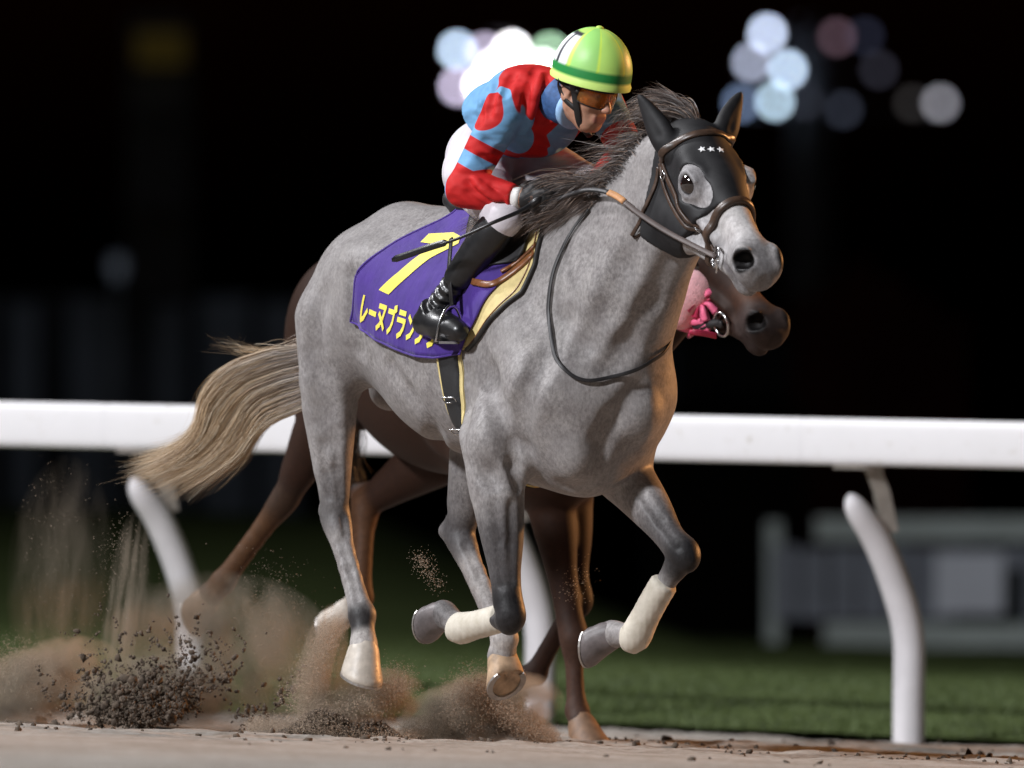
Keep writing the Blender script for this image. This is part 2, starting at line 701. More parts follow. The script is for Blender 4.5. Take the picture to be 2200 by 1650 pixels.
def torso(fd, P):
    M = P.M
    fd.ell(P(-0.02, 0, 1.275), (0.54, 0.285, 0.362), P.tilt(-11), 0.08)
    fd.ell(P(0.54, 0, 1.06), (0.20, 0.255, 0.255), M, 0.08)
    fd.ell(P(0.56, 0.10, 1.08), (0.16, 0.17, 0.22), M, 0.06)
    fd.ell(P(0.36, 0, 1.23), (0.33, 0.235, 0.375), P.tilt(0), 0.10)
    fd.ell(P(-0.30, 0, 1.44), (0.40, 0.265, 0.235), P.tilt(0), 0.10)
    fd.ell(P(-0.46, 0, 1.42), (0.30, 0.265, 0.27), P.tilt(-24), 0.10)
    fd.cap(P(0.05, 0, 1.62), P(0.40, 0, 1.64), 0.06, 0.07, 0.12)          # withers
    fd.cap(P(0.10, 0, 1.60), P(-0.44, 0, 1.635), 0.075, 0.07, 0.12)        # spine and croup
    fd.cap(P(-0.44, 0, 1.63), P(-0.70, 0, 1.44), 0.07, 0.05, 0.08)        # tail head
    for s in (-1, 1):
        fd.ell(P(-0.55, s * 0.14, 1.38), (0.175, 0.125, 0.26), P.tilt(-16), 0.06)   # haunch
        fd.cap(P(-0.58, s * 0.10, 1.38), P(-0.68, s * 0.10, 1.14), 0.095, 0.072, 0.05)
        fd.ell(P(-0.36, s * 0.215, 1.52), (0.08, 0.05, 0.07), M, 0.08)             # hip point
        fd.cap(P(0.24, s * 0.13, 1.52), P(0.56, s * 0.185, 1.12), 0.085, 0.10, 0.07)   # shoulder blade
        fd.cap(P(0.57, s * 0.16, 1.12), P(0.40, s * 0.185, 0.96), 0.115, 0.095, 0.05)  # upper arm
        fd.ell(P(0.60, s * 0.095, 1.03), (0.115, 0.10, 0.17), P.tilt(-8), 0.035)        # breast muscle
        fd.cap(P(0.58, s * 0.09, 1.25), P(0.60, s * 0.11, 1.10), 0.09, 0.10, 0.06)
        fd.ell(P(0.28, s * 0.20, 1.08), (0.13, 0.06, 0.13), M, 0.07)                    # triceps
    fd.cap(P(0.56, 0, 0.90), P(0.18, 0, 0.935), 0.115, 0.10, 0.08)                      # keel of the chest


def neck(fd, P, pts, rs, lat):
    for i in range(len(pts) - 1):
        fd.cap(pts[i], pts[i + 1], rs[i], rs[i + 1], 0.07, (lat, 0.66))


def head(fd, H, off=0.0, detail=True):
    M, o = H.M, off
    s = H.s

    def E(a, b, c, ra, rb, rc, k=0.03, op='add', d=o):
        fd.ell(H(a, b, c), (s * ra + d, s * rb + d, s * rc + d), M, k * s, op)

    def C(p, q, ra, rb, k=0.03, flat=None, op='add', d=o):
        fd.cap(H(*p), H(*q), s * ra + d, s * rb + d, k * s, flat, op)
    E(0.085, 0, -0.095, 0.125, 0.081, 0.105, 0.04)
    C((0.06, 0, -0.075), (0.24, 0, -0.075), 0.075, 0.082, 0.05, (H.B, 0.97))
    C((0.22, 0, -0.075), (0.50, 0, -0.062), 0.078, 0.047, 0.05, (H.B, 0.86))      # nasal bone
    for q in (-1, 1):
        C((0.13, q * 0.064, -0.040), (0.215, q * 0.073, -0.034), 0.021, 0.021, 0.03)      # brow
        E(0.215, q * 0.073, -0.062, 0.046, 0.030, 0.042, 0.03)                              # orbit
        E(0.175, q * 0.050, -0.205, 0.130, 0.045, 0.122, 0.035)                              # jowl
        C((0.20, q * 0.048, -0.22), (0.50, q * 0.030, -0.125), 0.058, 0.032, 0.04)         # jaw
        C((0.24, q * 0.082, -0.115), (0.40, q * 0.058, -0.105), 0.016, 0.013, 0.03)        # facial crest
        E(0.552, q * 0.048, -0.054, 0.054, 0.025, 0.047, 0.02)                            # nostril wing
    E(0.52, 0, -0.075, 0.085, 0.056, 0.062, 0.03)
    E(0.585, 0, -0.085, 0.040, 0.050, 0.046, 0.03)                                         # upper lip
    E(0.535, 0, -0.150, 0.052, 0.037, 0.032, 0.02)                                         # lower lip, chin
    if detail:
        for q in (-1, 1):
            if q < 0:
                C((0.572, q * 0.054, -0.030), (0.548, q * 0.056, -0.060), 0.026, 0.020, 0.010, (H.B, 1.05), 'sub', 0)
            E(0.554, q * 0.042, -0.050, 0.030, 0.024, 0.026, 0.008, 'sub', 0)
            C((0.634, 0, -0.06), (0.638, 0, -0.12), 0.008, 0.008, 0.02, None, 'sub', 0)
            C((0.605, q * 0.04, -0.123), (0.49, q * 0.062, -0.116), 0.0055, 0.0045, 0.008, None, 'sub', 0)
            C((0.27, q * 0.085, -0.160), (0.44, q * 0.064, -0.150), 0.012, 0.010, 0.04, None, 'sub', 0)


def ear(fd, base, tip, facing, off=0.0):
    base, tip = np.asarray(base), np.asarray(tip)
    ax = tip - base
    f = unit(facing)
    side = unit(np.cross(ax, f))
    fl = (f, 0.60)
    pts = [base - 0.10 * ax, base + 0.22 * ax, base + 0.50 * ax, base + 0.78 * ax, tip]
    bow = [0, 0.006, 0.010, 0.008, 0.0]
    fd.chain([p - f * w for p, w in zip(pts, bow)], [0.034 + off, 0.038 + off, 0.031 + off, 0.018 + off, 0.003 + off], 0.02, fl)
    fd.cap(base + 0.15 * ax + f * 0.040, base + 0.80 * ax + f * 0.020, 0.021, 0.008, 0.010, None, 'sub')


def foreleg(fd, P, elbow, knee, fetlock, pastern, side, root):
    """pastern = the coronet, where the hoof begins"""
    E, K, T, C = (np.asarray(p, float) for p in (elbow, knee, fetlock, pastern))
    lat = P.Lv
    fa = K - E
    out = side * lat
    fd.cap(root, E + 0.10 * fa, 0.115, 0.084, 0.05)
    fd.chain([E, E + 0.30 * fa, E + 0.62 * fa, E + 0.90 * fa], [0.090, 0.070, 0.050, 0.042], 0.03)
    d = unit(fa)
    c = unit(T - K)
    front = unit(d - c) if np.linalg.norm(d - c) > 0.3 else P.Fv
    fd.ell(E + 0.28 * fa + 0.022 * front, (0.14, 0.045, 0.05), np.stack([d, unit(np.cross(d, lat)), np.cross(d, unit(np.cross(d, lat)))]), 0.05)
    fd.ell(K + 0.010 * front, (0.060, 0.046, 0.047), np.stack([unit(d + c * 0.6), *perp(unit(d + c * 0.6))]), 0.025)
    fd.cap(E + 0.9 * fa, K, 0.043, 0.046, 0.02)
    cn = T - K
    back = -front if abs(front.dot(c)) < 0.8 else P.Fv * -1
    back = unit(back - back.dot(c) * c)
    fd.chain([K + 0.04 * c, K + 0.25 * cn, K + 0.75 * cn, T], [0.041, 0.029, 0.027, 0.033], 0.02)
    fd.cap(K + 0.12 * cn + back * 0.020, K + 0.9 * cn + back * 0.022, 0.020, 0.019, 0.015)
    fd.ell(T, (0.043, 0.039, 0.043), None, 0.015)
    fd.ell(T + back * 0.028 + c * 0.006, (0.021, 0.021, 0.021), None, 0.015)
    fd.chain([T, 0.5 * T + 0.5 * C, C], [0.035, 0.032, 0.044], 0.02)


def perp(d):
    a = np.array([1.0, 0, 0]) if abs(d[0]) < 0.8 else np.array([0, 1.0, 0])
    u = unit(np.cross(d, a))
    return u, np.cross(d, u)


def hindleg(fd, P, stifle, hock, fetlock, pastern, side, hip):
    S, K, T, C = (np.asarray(p, float) for p in (stifle, hock, fetlock, pastern))
    fd.cap(hip, S, 0.135, 0.098, 0.05)
    g = K - S
    gd = unit(g)
    c = unit(T - K)
    back = unit(gd - c) if np.linalg.norm(gd - c) > 0.2 else -P.Fv
    fd.chain([S, S + 0.30 * g, S + 0.65 * g, S + 0.93 * g], [0.096, 0.078, 0.057, 0.042], 0.04)
    fd.cap(S + 0.20 * g + back * 0.04, S + 0.62 * g + back * 0.032, 0.06, 0.033, 0.05)
    fd.cap(S + 0.62 * g + back * 0.04, K + back * 0.050 - c * 0.03, 0.020, 0.023, 0.015)      # Achilles
    fd.ell(K, (0.058, 0.046, 0.050), np.stack([c, *perp(c)]), 0.02)
    fd.cap(K + back * 0.050 - c * 0.03, K + back * 0.026 + c * 0.10, 0.025, 0.022, 0.015)      # point of hock
    cn = T - K
    bk = unit(back - back.dot(c) * c)
    fd.chain([K + 0.03 * c, K + 0.25 * cn, K + 0.75 * cn, T], [0.046, 0.034, 0.032, 0.037], 0.02)
    fd.cap(K + 0.15 * cn + bk * 0.022, K + 0.9 * cn + bk * 0.024, 0.022, 0.020, 0.015)
    fd.ell(T, (0.046, 0.041, 0.046), None, 0.015)
    fd.ell(T + bk * 0.030 + c * 0.006, (0.022, 0.022, 0.022), None, 0.015)
    fd.chain([T, 0.5 * T + 0.5 * C, C], [0.037, 0.034, 0.046], 0.02)


def hoof(name, top, down, toe, mat, parent, shoe_mat, s=1.0):
    """hoof capsule from the coronet: down = axis to the ground surface, toe = where the toe points"""
    top = np.asarray(top, float)
    d = unit(down)
    t = np.asarray(toe, float)
    t = unit(t - t.dot(d) * d)
    w = np.cross(d, t)
    V, F = [], []
    n = 28
    prof = [(-0.030, 0.55, 0.0), (-0.012, 0.84, 0.0), (0.004, 0.96, 0.002), (0.03, 1.08, 0.010), (0.065, 1.25, 0.024), (0.078, 1.28, 0.027), (0.083, 1.22, 0.027), (0.080, 0.98, 0.024), (0.070, 0.5, 0.02), (0.066, 0.05, 0.018)]
    for (z, r, fw) in prof:
        for j in range(n):
            a = 2 * math.pi * j / n
            ct, st = math.cos(a), math.sin(a)
            heel = 1 - 0.20 * max(0, -ct) ** 2
            zz = z * (1 - 0.22 * (1 - ct) / 2) if z > 0.03 else z
            frog = 0.012 * math.exp(-(st / 0.25) ** 2) * (ct < 0.2) if r < 1.0 and z > 0.03 else 0
            V.append(top + s * (d * (zz + frog) + t * (0.046 * r * ct * 1.08 * heel + fw) + w * 0.044 * r * st))
    for i in range(len(prof) - 1):
        for j in range(n):
            k = (j + 1) % n
            F.append((i * n + j, i * n + k, (i + 1) * n + k, (i + 1) * n + j))
    F.append(tuple(range((len(prof) - 1) * n, len(prof) * n)))
    o = mesh_obj(name, V, F, mat, parent)
    # the shoe: a horseshoe bar under the wall
    pts = []
    for j in range(19):
        a = -2.35 + 4.7 * j / 18
        ct, st = math.cos(a), math.sin(a)
        heel = 1 - 0.20 * max(0, -ct) ** 2
        zz = 0.084 * (1 - 0.22 * (1 - ct) / 2)
        pts.append(top + s * (d * zz + t * (0.046 * 1.13 * ct * 1.08 * heel + 0.027) + w * 0.044 * 1.13 * st))
    V, F = sweep(pts, [(-0.008 * s, -0.003 * s), (0.008 * s, -0.003 * s), (0.008 * s, 0.003 * s), (-0.008 * s, 0.003 * s)], up=d)
    mesh_obj("horseshoe", V, F, shoe_mat, parent, smooth=False)
    return o


# ---- the grey horse
G = Frame(at(1042, 1590, 0) * np.array([1, 1, 0]), 55)
GH = HeadFrame(at(1497, 258, -0.83), (0.335, -0.64, -0.69), (0.875, 0.505, 0.10), 1.075)
EAR = [(at(1432, 312, -0.86), at(1371, 203, -0.83), (-0.55, -0.75, 0.15)), (at(1556, 292, -0.82), at(1593, 199, -0.78), (0.55, -0.75, 0.1))]
LEG = {
    'near_fore': dict(root=at(1062, 930, -0.44), elbow=at(1064, 1020, -0.47), knee=at(1094, 1322, -0.50), fetlock=at(992, 1350, -0.27), coronet=at(952, 1318, -0.21),
                      down=(-0.62, 0.75, 0.02), toe=(0, 0.2, -1), hs=1.1),
    'far_fore': dict(root=at(1330, 930, -0.29), elbow=at(1332, 1010, -0.33), knee=at(1468, 1192, -0.56), fetlock=at(1366, 1366, -0.44), coronet=at(1314, 1362, -0.36),
                     down=(-0.86, 0.5, -0.05), toe=(0, 0.1, -1), hs=1.15),
    'near_hind': dict(hip=at(722, 690, 0.38), stifle=at(708, 815, 0.38), hock=at(720, 1110, 0.43), fetlock=at(778, 1322, 0.31), coronet=at(782, 1396, 0.27),
                      down=(-0.22, 0.15, -0.95), toe=(0.35, -0.85, -0.1), hs=1.22),
    'far_hind': dict(hip=at(935, 740, 0.48), stifle=at(1040, 930, 0.28), hock=at(986, 1150, 0.36), fetlock=at(1084, 1372, 0.13), coronet=at(1078, 1410, 0.15),
                     down=(0.30, -0.50, -0.80), toe=(-0.35, 0.75, -0.6), hs=1.15),
}
NECK_P = [G(0.34, 0, 1.30), G(0.52, 0.02, 1.41), G(0.71, 0.045, 1.54), G(0.84, 0.06, 1.68), G(0.91, 0.075, 1.78), GH(0.06, 0, -0.14)]
NECK_R = [0.27, 0.245, 0.19, 0.15, 0.118, 0.088]


def grey_body(fd, detail=True):
    torso(fd, G)
    L = LEG
    neck(fd, G, NECK_P, NECK_R, G.Lv)
    # crest and jugular groove of the neck
    fd.cap(G(0.40, 0, 1.62), GH(-0.01, 0, -0.09), 0.06, 0.05, 0.10)
    for s in (-1, 1):
                pass
    fd.cap(G(0.64, 0.06, 1.10), G(0.72, 0.06, 1.40), 0.14, 0.115, 0.10, (G.Lv, 1.25))
    fd.cap(G(0.72, 0.06, 1.40), GH(0.14, 0, -0.26), 0.115, 0.075, 0.10, (G.Lv, 1.15))
    head(fd, GH, 0.0, detail)
    foreleg(fd, G, L['near_fore']['elbow'], L['near_fore']['knee'], L['near_fore']['fetlock'], L['near_fore']['coronet'], -1, L['near_fore']['root'])
    foreleg(fd, G, L['far_fore']['elbow'], L['far_fore']['knee'], L['far_fore']['fetlock'], L['far_fore']['coronet'], 1, L['far_fore']['root'])
    hindleg(fd, G, L['near_hind']['stifle'], L['near_hind']['hock'], L['near_hind']['fetlock'], L['near_hind']['coronet'], -1, L['near_hind']['hip'])
    hindleg(fd, G, L['far_hind']['stifle'], L['far_hind']['hock'], L['far_hind']['fetlock'], L['far_hind']['coronet'], 1, L['far_hind']['hip'])
    if detail:
        ear(fd, EAR[0][0], lerp(EAR[0][0], EAR[0][1], 0.93), EAR[0][2], -0.004)
        ear(fd, EAR[1][0], lerp(EAR[1][0], EAR[1][1], 0.93), EAR[1][2], -0.004)
    return fd


def lerp(a, b_, t):
    return np.asarray(a) * (1 - t) + np.asarray(b_) * t


CAMP = Vector((0, -CAM_D, CAM_H))


def cast(bv, px, py):
    """surface point and normal under a picture position"""
    p = Vector(at(px, py, 0))
    h_, n_, i_, d_ = bv.ray_cast(CAMP, (p - CAMP).normalized())
    return (None, None) if h_ is None else (np.array(h_), np.array(n_))


import time as _t
_t0 = _t.time()
GREY_H = 0.0060
_fd = grey_body(Field((-0.80, -1.40, 0.05), (1.02, 0.95, 2.30), GREY_H))
_V, _Q = _fd.mesh(1)
_bv = bvh_of(_V, _Q)
# creases between the muscles, laid along the surface
for poly, r_, sink in (
        ([(752, 600), (760, 690), (768, 745)], 0.022, 0.006),
        ([(1128, 965), (1114, 1015), (1128, 1066)], 0.018, 0.0),
        ([(1015, 900), (1030, 960), (1048, 1015), (1060, 1040)], 0.016, 0.008),
        ([(1215, 690), (1165, 780), (1120, 880), (1100, 960)], 0.030, 0.026),
        ([(1365, 840), (1320, 900), (1275, 970), (1225, 1040)], 0.026, 0.023),
        ([(1440, 560), (1400, 650), (1345, 740), (1310, 790)], 0.030, 0.025),
        ([(1380, 480), (1345, 570), (1300, 670), (1260, 740)], 0.034, 0.029),
        ([(1000, 800), (1003, 870), (1000, 930)], 0.026, 0.021),
        ([(690, 640), (672, 760), (690, 900)], 0.022, 0.014),
        ([(720, 930), (722, 1010), (728, 1070)], 0.014, 0.007),
        ([(692, 960), (700, 1020), (706, 1068)], 0.012, 0.003),
        ([(734, 1165), (752, 1225), (768, 1288)], 0.009, 0.003),
        ([(738, 1112), (744, 1150)], 0.009, 0.003),
        ([(1062, 1075), (1070, 1160), (1080, 1255)], 0.012, 0.006),
        ([(1098, 1085), (1098, 1170), (1098, 1250)], 0.012, 0.006),
        ([(1378, 1060), (1420, 1120), (1452, 1165)], 0.012, 0.005),
        ([(1000, 1170), (1030, 1240), (1060, 1320)], 0.009, 0.003),
        ([(690, 800), (700, 880), (706, 950)], 0.018, 0.010),
        ([(840, 790), (880, 850), (930, 920), (975, 985)], 0.020, 0.014),
        ([(1060, 800), (1075, 880), (1080, 950)], 0.020, 0.014)):
    pp = []
    for q in poly:
        h_, n_ = cast(_bv, *q)
        if h_ is not None:
            pp.append(h_ + n_ * sink)
    for a_, b_ in zip(pp[:-1], pp[1:]):
        _fd.cap(a_, b_, r_, r_, 0.05 if r_ > 0.015 else 0.018, None, 'sub')
# point of the shoulder and the breast muscles
for (x, y, r_, dp) in ((1122, 1000, 0.058, 0.030), (1040, 950, 0.070, 0.052), (1240, 985, 0.080, 0.060), (1390, 900, 0.075, 0.055)):
    h_, n_ = cast(_bv, x, y)
    if h_ is not None:
        _fd.ell(h_ - n_ * dp, (r_, r_, r_ * 1.25), None, 0.03)
for a_, b_ in (((1104, 950), (1100, 1000)), ((1100, 1000), (1114, 1046)), ((1114, 1046), (1132, 1072))):
    p0, n0 = cast(_bv, *a_)
    p1, n1 = cast(_bv, *b_)
    if p0 is not None and p1 is not None:
        _fd.cap(p0 + n0 * 0.004, p1 + n1 * 0.004, 0.014, 0.014, 0.025, None, 'sub')
# eye sockets where the eyes sit on the skull
_e, _n = cast(_bv, 1476, 396)
EYE = GH.local(_e)
EYN = GH.M @ _n
print("EYE", EYE, EYN)


def eye_at(q, depth=0.0):
    """point of the near (q=-1) or far (q=1) eye, and its outward normal"""
    e_ = EYE * np.array([1, -q, 1])
    n_ = unit((EYN * np.array([1, -q, 1])) @ GH.M)
    return GH(*e_) - depth * n_, n_


for q in (-1, 1):
    p_, n_ = eye_at(q)
    a_ = unit(GH.A - GH.A.dot(n_) * n_)
    w_ = np.cross(n_, a_)
    Me = np.stack([n_, unit(a_ + 0.35 * q * w_), unit(w_ - 0.35 * q * a_)])
    _fd.ell(p_ - 0.012 * n_, (0.019, 0.048, 0.042), Me, 0.03)
    _fd.ell(p_ + 0.016 * n_, (0.028, 0.042, 0.037), Me, 0.006, 'sub')
    # rolled upper lid and the wrinkle above it
    up_ = unit(GH.C - GH.C.dot(n_) * n_)
    _fd.cap(p_ + up_ * 0.035 + a_ * 0.026 + n_ * 0.004, p_ + up_ * 0.035 - a_ * 0.022 + n_ * 0.002, 0.005, 0.005, 0.010)
    _fd.cap(p_ - up_ * 0.033 + a_ * 0.022 + n_ * 0.001, p_ - up_ * 0.033 - a_ * 0.018 + n_ * 0.001, 0.006, 0.006, 0.010)
GV, GQ = _fd.mesh(2)
print("grey body", len(GV), _t.time() - _t0)
GBVH = bvh_of(GV, GQ)

# ---- coat: dappled grey, smoky black knees, hocks and muzzle
m_grey, nt, b = new_mat("grey_coat")
ca = attr(nt, "coat")
dap = ramp(nt, noise(nt, 17, 3, 0.5), [(0.36, (0.88, 0.87, 0.87)), (0.50, (0.99, 0.99, 0.99)), (0.66, (1.07, 1.07, 1.06))])
spk = ramp(nt, noise(nt, 85, 5, 0.7, stretch=(1.0, 1.0, 0.7)), [(0.36, (0.62, 0.61, 0.61)), (0.62, (1.18, 1.18, 1.18))])
patch = noise(nt, 6, 3, 0.6)
spk = mix(nt, ramp(nt, patch, [(0.35, (0.4, 0.4, 0.4)), (0.65, (1, 1, 1))]), (1, 1, 1), spk)
streak = ramp(nt, noise(nt, 300, 3, 0.6, stretch=(1.0, 1.0, 0.16)), [(0.3, (0.86, 0.85, 0.85)), (0.65, (1.08, 1.08, 1.08))])
c = mix(nt, 1.0, mix(nt, 1.0, mix(nt, 1.0, ca.outputs["Color"], dap, 'MULTIPLY'), spk, 'MULTIPLY'), streak, 'MULTIPLY')
nt.links.new(c, b.inputs["Base Color"])
b.inputs["Roughness"].default_value = 0.50
b.inputs["Specular IOR Level"].default_value = 0.24
b.inputs["Sheen Weight"].default_value = 0.04
b.inputs["Sheen Roughness"].default_value = 0.4
bn = bump(nt, b, noise(nt, 22, 3, 0.5), 0.25, 0.012)
bump(nt, b, noise(nt, 420, 2, 0.6, stretch=(1, 1, 0.3)), 0.25, 0.0015, bn)


def spots(V, base, items):
    """paint soft markings: (centre, radius, colour, strength) or a limb ((a, b), radius, colour, strength)"""
    C = np.tile(np.asarray(base, float), (len(V), 1))
    for c_, r, col, st in items:
        if isinstance(c_, tuple):
            a_, b_ = (np.asarray(q) for q in c_)
            ab = b_ - a_
            t = np.clip((V - a_) @ ab / ab.dot(ab), 0, 1)
            d = np.linalg.norm(V - a_ - t[:, None] * ab, axis=1)
        else:
            d = np.linalg.norm(V - np.asarray(c_), axis=1)
        w = np.clip(1.5 - d / r, 0, 1)
        w = st * w * w * (3 - 2 * w)
        C = C * (1 - w[:, None]) + np.asarray(col) * w[:, None]
    return C


DARK = (0.014, 0.0135, 0.0145)
SMOKE = (0.075, 0.071, 0.073)
PALE = (0.50, 0.48, 0.47)
L = LEG


items = [
    (GH(0.30, 0, -0.08), 0.22, (0.42, 0.41, 0.415), 0.9),
    (GH(0.20, 0, -0.06), 0.14, (0.44, 0.43, 0.44), 0.8),
    (GH(0.56, 0, -0.09), 0.085, (0.15, 0.146, 0.153), 0.8),
    (GH(0.40, 0, -0.02), 0.085, (0.50, 0.48, 0.47), 0.8),
    (eye_at(-1)[0], 0.056, (0.26, 0.255, 0.26), 0.7),
    (eye_at(-1)[0], 0.036, (0.07, 0.066, 0.07), 0.95),
    (eye_at(1)[0], 0.036, (0.07, 0.066, 0.07), 0.95),
    ((GH(0.575, -0.05, -0.12), GH(0.49, -0.065, -0.118)), 0.012, (0.08, 0.07, 0.075), 0.8),
    # forelegs
    ((lerp(L['near_fore']['elbow'], L['near_fore']['knee'], 0.50), L['near_fore']['knee']), 0.12, SMOKE, 0.95),
    (L['near_fore']['knee'], 0.11, DARK, 0.98),
    ((L['near_fore']['knee'], L['near_fore']['fetlock']), 0.045, SMOKE, 0.7),
    (L['near_fore']['coronet'], 0.06, SMOKE, 0.8),
    ((lerp(L['far_fore']['elbow'], L['far_fore']['knee'], 0.72), L['far_fore']['knee']), 0.09, SMOKE, 0.85),
    (L['far_fore']['knee'] + np.array([0.02, -0.03, -0.015]), 0.085, DARK, 0.97),
    (L['far_fore']['fetlock'], 0.05, PALE, 0.6),
    (L['far_fore']['coronet'], 0.035, SMOKE, 0.6),
    # hind legs
    ((lerp(L['near_hind']['stifle'], L['near_hind']['hock'], 0.75), L['near_hind']['hock']), 0.06, SMOKE, 0.65),
    (L['near_hind']['hock'] + np.array([-0.01, 0.02, 0.0]), 0.07, DARK, 0.6),
    ((lerp(L['near_hind']['hock'], L['near_hind']['fetlock'], 0.2), L['near_hind']['fetlock']), 0.040, (0.30, 0.285, 0.28), 0.6),
    (L['near_hind']['fetlock'] + np.array([-0.01, -0.03, -0.015]), 0.055, DARK, 0.92),
    (L['near_hind']['coronet'] + np.array([0, 0, 0.025]), 0.042, (0.52, 0.49, 0.46), 0.95),
    (L['far_hind']['hock'], 0.085, SMOKE, 0.9),
    ((L['far_hind']['stifle'], L['far_hind']['hock']), 0.09, SMOKE, 0.6),
    ((lerp(L['far_hind']['hock'], L['far_hind']['fetlock'], 0.35), L['far_hind']['fetlock']), 0.05, (0.36, 0.34, 0.33), 0.8),
    (L['far_hind']['fetlock'], 0.05, (0.45, 0.43, 0.41), 0.85),
]
grey = empty("grey_racehorse", (G.O[0], G.O[1], 0.14), "dappled grey racehorse in full gallop, all four hooves off the sand", "horse")
grey_b = mesh_obj("body", GV, GQ, m_grey, grey)


def dark_nostrils(C, V, H):
    """blackens the coat colour inside the nostrils"""
    loc = (V - H.O) @ H.M.T / H.s
    for q in (-1, 1):
        for c_, r_ in (((0.560, q * 0.054, -0.045), (0.038, 0.027, 0.036)), ((0.554, q * 0.042, -0.050), (0.031, 0.025, 0.027))):
            d = np.linalg.norm((loc - np.array(c_)) / np.array(r_), axis=1)
            w = np.clip((1.16 - d) / 0.14, 0, 1)[:, None]
            C = C * (1 - w) + np.array([0.006, 0.005, 0.005]) * w
    return C


set_attr(grey_b, "coat", dark_nostrils(spots(GV, (0.262, 0.248, 0.244), items), GV, GH), 'FLOAT_COLOR')

m_hoofD = simple("hoof_dark_horn", (0.12, 0.105, 0.105), 0.5, 0.35, 22, 0.3, 0.003)
m_hoofL = simple("hoof_pale_horn", (0.46, 0.41, 0.35), 0.45, 0.2, 26, 0.3, 0.003)
m_hoofM = simple("hoof_warm_lit_horn", (0.40, 0.28, 0.18), 0.6, 0.4, 26, 0.3, 0.003)  # orange light on the far hind sole put into the horn colour
m_shoe = simple("shoe_aluminium", (0.42, 0.40, 0.38), 0.4, metal=0.8)
for nm, hm in (('near_fore', m_hoofD), ('far_fore', m_hoofD), ('near_hind', m_hoofL), ('far_hind', m_hoofM)):
    hoof("hoof", L[nm]['coronet'], L[nm]['down'], L[nm]['toe'], hm, grey, m_shoe, L[nm]['hs'])

# eyes
m_eye = simple("horse_eye", (0.012, 0.008, 0.007), 0.06, 0.3, 30, 0, coat=1.0, spec=0.8)


def ball(c_, r, mat, parent, name, n=16, M=None):
    V, F = [], []
    M = np.eye(3) if M is None else M
    r = (r, r, r) if np.isscalar(r) else r
    for i in range(n + 1):
        t = math.pi * i / n
        for j in range(2 * n):
            p = math.pi * j / n
            V.append(np.asarray(c_) + np.array([r[0] * math.sin(t) * math.cos(p), r[1] * math.sin(t) * math.sin(p), r[2] * math.cos(t)]) @ M)
    for i in range(n):
        for j in range(2 * n):
            k = (j + 1) % (2 * n)
            F.append((i * 2 * n + j, (i + 1) * 2 * n + j, (i + 1) * 2 * n + k, i * 2 * n + k))
    return mesh_obj(name, V, F, mat, parent)


for q in (-1, 1):
    ball(eye_at(q, 0.025)[0], 0.041, m_eye, grey, "eye")

# white bandages on the fore cannons
m_wrap, nt, b = new_mat("leg_bandage")
wv = nt.nodes.new("ShaderNodeTexWave")
wv.inputs["Scale"].default_value = 16
wv.inputs["Distortion"].default_value = 2.0
tc = nt.nodes.new("ShaderNodeTexCoord")
nt.links.new(tc.outputs["Object"], wv.inputs["Vector"])
nt.links.new(ramp(nt, noise(nt, 30, 4), [(0.3, (0.48, 0.44, 0.36)), (0.7, (0.62, 0.58, 0.50))]), b.inputs["Base Color"])
b.inputs["Roughness"].default_value = 0.9
bump(nt, b, wv.outputs["Fac"], 0.15, 0.003)


def tube(pts, rs, mat, parent, name, n=20, e=1.0, up=(0.1, 0.2, 1)):
    V, F = sweep(pts, circ(1.0, n, e), up=up, scale=rs)
    return mesh_obj(name, V, F, mat, parent)


for nm, t0_, t1_, ex in (('near_fore', 0.18, 1.0, 0.025), ('far_fore', 0.34, 1.0, 0.03)):
    k_, f_ = L[nm]['knee'], L[nm]['fetlock']
    bk = unit(np.cross(np.cross(f_ - k_, G.Lv), f_ - k_))
    bk = bk if bk[2] > 0 else -bk
    pts, rs = [], []
    for t in np.linspace(t0_, t1_, 22):
        pts.append(lerp(k_, f_, t) + bk * 0.010 * math.sin(math.pi * min(t, 1)))
        rs.append(0.0455 + 0.006 * max(0, (t - 0.75) * 4) + 0.0005 * math.sin(t * 75))
    rs[0] -= 0.006
    d_ = unit(L[nm]['coronet'] - f_)
    pts.append(lerp(f_, f_ + 0.03 * unit(unit(f_ - k_) + d_), 0.8))
    rs.append(0.050)
    pts.append(pts[-1] + 0.010 * d_)
    rs.append(0.042)
    tube(pts, rs, m_wrap, grey, "leg_bandage", 22)

# ---- black hood over the face and ears
_fh = Field(np.minimum(GH(0.1, -0.22, -0.2), GH(0.1, 0.22, -0.2)) - np.array([0.30, 0.42, 0.40]), GH(0.1, 0, -0.1) + np.array([0.30, 0.40, 0.40]), 0.0050)
grey_body(_fh, False)
_fh.F -= np.float32(0.007)
X, Y, Z = np.meshgrid(*_fh.ax, indexing='ij', sparse=True)
rel = (X - GH.O[0], Y - GH.O[1], Z - GH.O[2])
HA, HB, HC = ((rel[0] * v[0] + rel[1] * v[1] + rel[2] * v[2]) / GH.s for v in (GH.A, GH.B, GH.C))
front = np.where(HC > -0.14, HA - (0.348 + 0.31 * HC), HA - (0.305 + 0.10 * (HC + 0.14)))
back = np.maximum((-0.80 * (HC + 0.125) - HA) * 0.8, -0.315 - HC)
_fh.F = np.maximum(_fh.F, np.maximum(front, back).astype(np.float32) * 0.9)
H0BVH = bvh_of(*_fh.mesh(2))
for k_ in (0, 1):
    ear(_fh, *EAR[k_])
